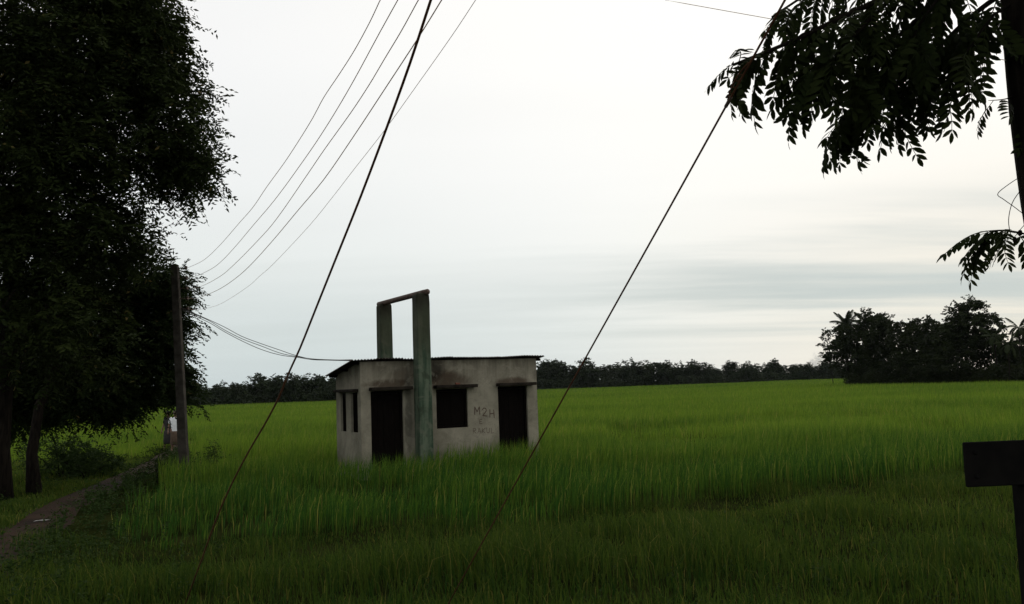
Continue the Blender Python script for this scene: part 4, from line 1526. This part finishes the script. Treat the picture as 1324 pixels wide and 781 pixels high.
# ---------------------------------------------------------------- far tree line
def far_variant(k):
    r = np.random.default_rng(300 + k)
    lob = []
    H = 7.0
    for j in range(6):
        a = r.uniform(0, 6.28); q = r.uniform(0, 2.0)
        lob.append((math.cos(a) * q, math.sin(a) * q * .7, r.uniform(2.6, 5.4), r.uniform(1.3, 2.1), r.uniform(1.2, 1.8), r.uniform(1.0, 1.7)))
    lob.append((0, 0, 4.2 + .5 * (k % 3), 1.7, 1.5, 2.3))
    lob.append((r.uniform(-1, 1), 0, 1.6, 2.2, 1.6, 1.3))
    atts = lobe_points(lob, 120, .45)
    tr = [np.array((0, 0, -.2)), np.array((.05, 0, 1.0)), np.array((0, 0, 2.2)), np.array((.1, 0, 3.4))]
    nodes, par, tips = skeleton(tr, atts)
    tm = limb_mesh('trunk', nodes, par, .02, .15, 'dark_bark', 4, .2)
    tp = nodes[tips]
    V, F, S, T = spray_leaves(tp, unit(tp - nodes[par[par[tips]]]), 4, 6, .75, .50, .28, .2)
    return tm, np_mesh('crown', V, F, S, 'far_leaf', T)


def build_far():
    var = [far_variant(k) for k in range(6)]
    r = np.random.default_rng(9)
    grp = 'trees of the far tree line'

    def put(px, d, h, wide, lab):
        p = at(px, 495, d)
        root = empty('far_tree', (p.x, p.y, 0), r.uniform(0, 6.28))
        tag(root, lab, 'tree', grp + (' on the left' if 'left' in lab else ' on the right'))
        tm, cm = var[r.integers(0, 6)]
        s = h / 6.6
        for nm, me in (('trunk', tm), ('crown', cm)):
            o = bpy.data.objects.new(nm, me); COL.objects.link(o); o.parent = root
            if nm == 'crown': o['kind'] = 'stuff'
        root.scale = (s * wide, s * wide, s)
    # left wood, nearer
    for px in np.arange(215, 470, 9.0):
        d = 196 + r.uniform(-8, 8)
        h = (4.3 + 1.3 * vnoise(px * .03, 1, 81)) * r.uniform(.78, 1.25)
        put(px + r.uniform(-3, 3), d, h, r.uniform(1.0, 1.35), 'rounded dark tree in the far wood left of the pump house')
    for px in np.arange(60, 215, 16.0):
        put(px, 196 + r.uniform(-8, 8), 5.2 + r.uniform(-.5, .5), 1.3, 'rounded dark tree in the far wood left of the pump house')
    # right wood, further off
    for px in np.arange(655, 1140, 9.5):
        d = 338 + r.uniform(-10, 10)
        f = (px - 690) / 400
        h = 9.0 - 2.6 * f + 1.2 * (vnoise(px * .035, 2, 82) - .5) 
        h *= r.uniform(.76, 1.22)
        if abs(px - 816) < 9: h += 1.6
        put(px + r.uniform(-3, 3), d, h, r.uniform(1.0, 1.5), 'rounded dark tree in the far wood right of the pump house')
    # a long understorey closing the foot of both woods
    parts = []
    for (x0, x1, d, hh, n) in ((20, 480, 192, 2.0, 700), (640, 1150, 330, 3.4, 900)):
        px = r.uniform(x0, x1, n)
        P = np.array([tuple(at(q, 495, d + r.uniform(-4, 6))) for q in px])
        P[:, 2] = r.uniform(0.1, 1, n) * hh
        parts.append(spray_leaves(P, unit(r.normal(size=P.shape)), 4, 6, 1.0, .65, .36, .2))
    o = link('understorey', join_meshes('understorey', parts, 'far_leaf'))
    tag(o, 'continuous dark understorey closing the foot of the far woods', 'undergrowth', kind='stuff')
    # smoke drifting up behind the right wood
    c = at(1057, 466, 420)
    mb = MB()
    import bmesh
    bm = bmesh.new()
    bmesh.ops.create_icosphere(bm, subdivisions=3, radius=1)
    for v in bm.verts:
        k = 1 + .25 * math.sin(v.co.x * 5 + v.co.z * 4) + .15 * math.sin(v.co.y * 7 + 2)
        v.co = Vector((v.co.x * 3.4 * k + .5 * v.co.z, v.co.y * 2.4, v.co.z * 4.2))
    me = bpy.data.meshes.new('smoke'); bm.to_mesh(me); bm.free()
    m, t, out = new_mat('smoke')
    nz = t.noise(t.n('ShaderNodeTexCoord').outputs['Object'], .45, 3, .6)
    dn = t.math('MULTIPLY', t.smooth(nz, .42, .68), .30)
    pv = t.n('ShaderNodeVolumePrincipled', ins={'Color': rgb(.42, .47, .52), 'Density': dn})
    t.t.links.new(pv.outputs[0], out.inputs['Volume'])
    o = link('smoke', me, 'smoke')
    o.location = c
    tag(o, 'small grey puff of smoke above the far trees', 'smoke', kind='stuff')


build_far()


# ---------------------------------------------------------------- people on the path
def skin_body(name, joints, bones, mat, parent, root=0, lvl=2):
    """one continuous limb-and-trunk surface grown over a skeleton of joints {name: (x, y, z, rx, ry)}"""
    keys = list(joints)
    me = bpy.data.meshes.new(name)
    me.from_pydata([joints[k][:3] for k in keys], [(keys.index(a), keys.index(b)) for a, b in bones], [])
    o = link(name, me, mat, parent)
    sk = o.modifiers.new('skin', 'SKIN')
    sk.use_smooth_shade = True
    if not me.skin_vertices:
        me.skin_vertices.new()
    for v, k in zip(me.skin_vertices[0].data, keys):
        v.radius = joints[k][3:5]
        v.use_root = False
    me.skin_vertices[0].data[root].use_root = True
    sb = o.modifiers.new('sub', 'SUBSURF'); sb.levels = lvl; sb.render_levels = lvl
    return o


def make_person(label, loc, rz, shirt_m, lower_m, h, arm_out):
    root = empty('person', loc, rz)
    tag(root, label, 'person')
    s = h / 1.7
    def J(*v): return tuple(q * s for q in v)
    b = {'pelvis': J(0, 0, .93, .14, .11), 'belly': J(0, 0, 1.10, .13, .10), 'chest': J(0, 0, 1.28, .15, .11), 'neck0': J(0, .01, 1.44, .06, .06), 'neck': J(0, 0, 1.50, .05, .05),
         'jaw': J(0, -.02, 1.555, .068, .078), 'head': J(0, 0, 1.63, .078, .095), 'crown': J(0, .01, 1.70, .055, .07)}
    bones = [('pelvis', 'belly'), ('belly', 'chest'), ('chest', 'neck0'), ('neck0', 'neck'), ('neck', 'jaw'), ('jaw', 'head'), ('head', 'crown')]
    for sd, n in ((-1, 'l'), (1, 'r')):
        st = .10 * sd
        b['sh' + n] = J(.17 * sd, 0, 1.39, .055, .055); b['el' + n] = J((.23 + arm_out) * sd, .02, 1.13, .042, .042)
        b['wr' + n] = J((.24 + arm_out) * sd, -.08, .90, .03, .026); b['pa' + n] = J((.24 + arm_out) * sd, -.11, .83, .042, .02)
        bones += [('chest', 'sh' + n), ('sh' + n, 'el' + n), ('el' + n, 'wr' + n), ('wr' + n, 'pa' + n)]
        for q in range(4):
            b[f'f{q}{n}'] = J((.24 + arm_out) * sd + (q - 1.5) * .02, -.125, .765, .009, .009)
            b[f'g{q}{n}'] = J((.24 + arm_out) * sd + (q - 1.5) * .022, -.115, .72 + .012 * abs(q - 1.5), .008, .008)
            bones += [('pa' + n, f'f{q}{n}'), (f'f{q}{n}', f'g{q}{n}')]
        b['t' + n] = J((.24 + arm_out - .05) * sd, -.13, .80, .010, .010)
        bones += [('pa' + n, 't' + n)]
        b['hp' + n] = J(.09 * sd, 0, .87, .09, .09); b['kn' + n] = J(.10 * sd, st * .9 - .02, .49, .062, .062)
        b['an' + n] = J(.10 * sd, st * 1.6 + .04, .09, .042, .042); b['to' + n] = J(.11 * sd, st * 1.6 - .10, .035, .042, .03)
        bones += [('pelvis', 'hp' + n), ('hp' + n, 'kn' + n), ('kn' + n, 'an' + n), ('an' + n, 'to' + n)]
    body = skin_body('body', b, bones, 'skin', root)
    # shirt and lower cloth follow the body
    c = {'hem': J(0, 0, .80, .185, .15), 'waist': J(0, 0, 1.02, .165, .135), 'chest': J(0, 0, 1.27, .185, .145), 'neck': J(0, .01, 1.43, .085, .085)}
    cb = [('hem', 'waist'), ('waist', 'chest'), ('chest', 'neck')]
    for sd, n in ((-1, 'l'), (1, 'r')):
        c['sh' + n] = J(.18 * sd, 0, 1.39, .078, .078); c['sl' + n] = J((.22 + arm_out * .9) * sd, .018, 1.16, .068, .068)
        cb += [('chest', 'sh' + n), ('sh' + n, 'sl' + n)]
    skin_body('shirt', c, cb, shirt_m, root, 1)
    w = MB(); w.lathe([(.17 * s, .86 * s), (.19 * s, .80 * s), (.20 * s, .55 * s), (.215 * s, .30 * s), (.20 * s, .27 * s)], 16)
    w.build('lungi', lower_m, root, smooth=True)
    hr = MB(); hr.lathe([(.02, 1.735 * s), (.065 * s, 1.72 * s), (.092 * s, 1.67 * s), (.094 * s, 1.62 * s), (.075 * s, 1.575 * s)][::-1], 14, (0, .028 * s, 0))
    hr.build('hair', 'hair', root, smooth=True)
    f = MB()
    f.lathe([(.004, -.012 * s), (.014 * s, -.01 * s), (.006, .03 * s)], 6, (0, -.098 * s, 1.605 * s))
    f.build('nose', 'skin', body)
    for sd in (-1, 1):
        e = MB(); e.lathe([(.004, -.008 * s), (.012 * s, 0), (.004, .008 * s)], 6, (.03 * s * sd, -.083 * s, 1.64 * s))
        e.build('eye', 'hair', body)
        e = MB(); e.lathe([(.004, -.03 * s), (.014 * s, 0), (.004, .03 * s)], 6, (.083 * s * sd, .005, 1.62 * s))
        e.build('ear', 'skin', body)
    return root


p = at(226.5, 560, 40)
make_person('person in a white shirt walking on the path behind the pole', (p.x, 40, float(gz(p.x, 40))), R(8), 'white_cloth', 'brown_cloth', 1.70, 0.03)
p = at(217.5, 560, 41)
make_person('person in dark clothes walking beside the white-shirted one', (p.x, 41, float(gz(p.x, 41))), R(-25), 'dark_cloth', 'dark_cloth', 1.66, 0.05)

# scrap of paper on the path
p = at(55, 677, 17.6)
gp = float(gz(p.x, p.y))
mb = MB()
mb.add([(-.16, -.02, .0), (-.05, -.03, .015), (.02, .02, .02), (-.14, .02, .008), (.09, -.015, .015), (.15, .0, .03), (.14, .03, .01)], [(0, 1, 2, 3), (1, 4, 5, 6, 2)])
o = mb.build('paper_scrap', 'paper')
sd_ = o.modifiers.new('solid', 'SOLIDIFY'); sd_.thickness = .004
o.location = (p.x, p.y, gp + .06)
tag(o, 'crumpled white paper scrap lying on the footpath', 'litter')


# ---------------------------------------------------------------- thin evening haze over the whole plain
def build_haze():
    mb = MB(); mb.box(-700, 700, -60, 760, -1.4, 16.5)
    m, t, out = new_mat('haze')
    pv = t.n('ShaderNodeVolumePrincipled', ins={'Color': rgb(.80, .86, .92), 'Density': 0.000032, 'Anisotropy': 0.2})
    t.t.links.new(pv.outputs[0], out.inputs['Volume'])
    o = mb.build('haze', 'haze')
    tag(o, 'faint pale haze lying over the whole plain', 'haze', kind='stuff')


build_haze()
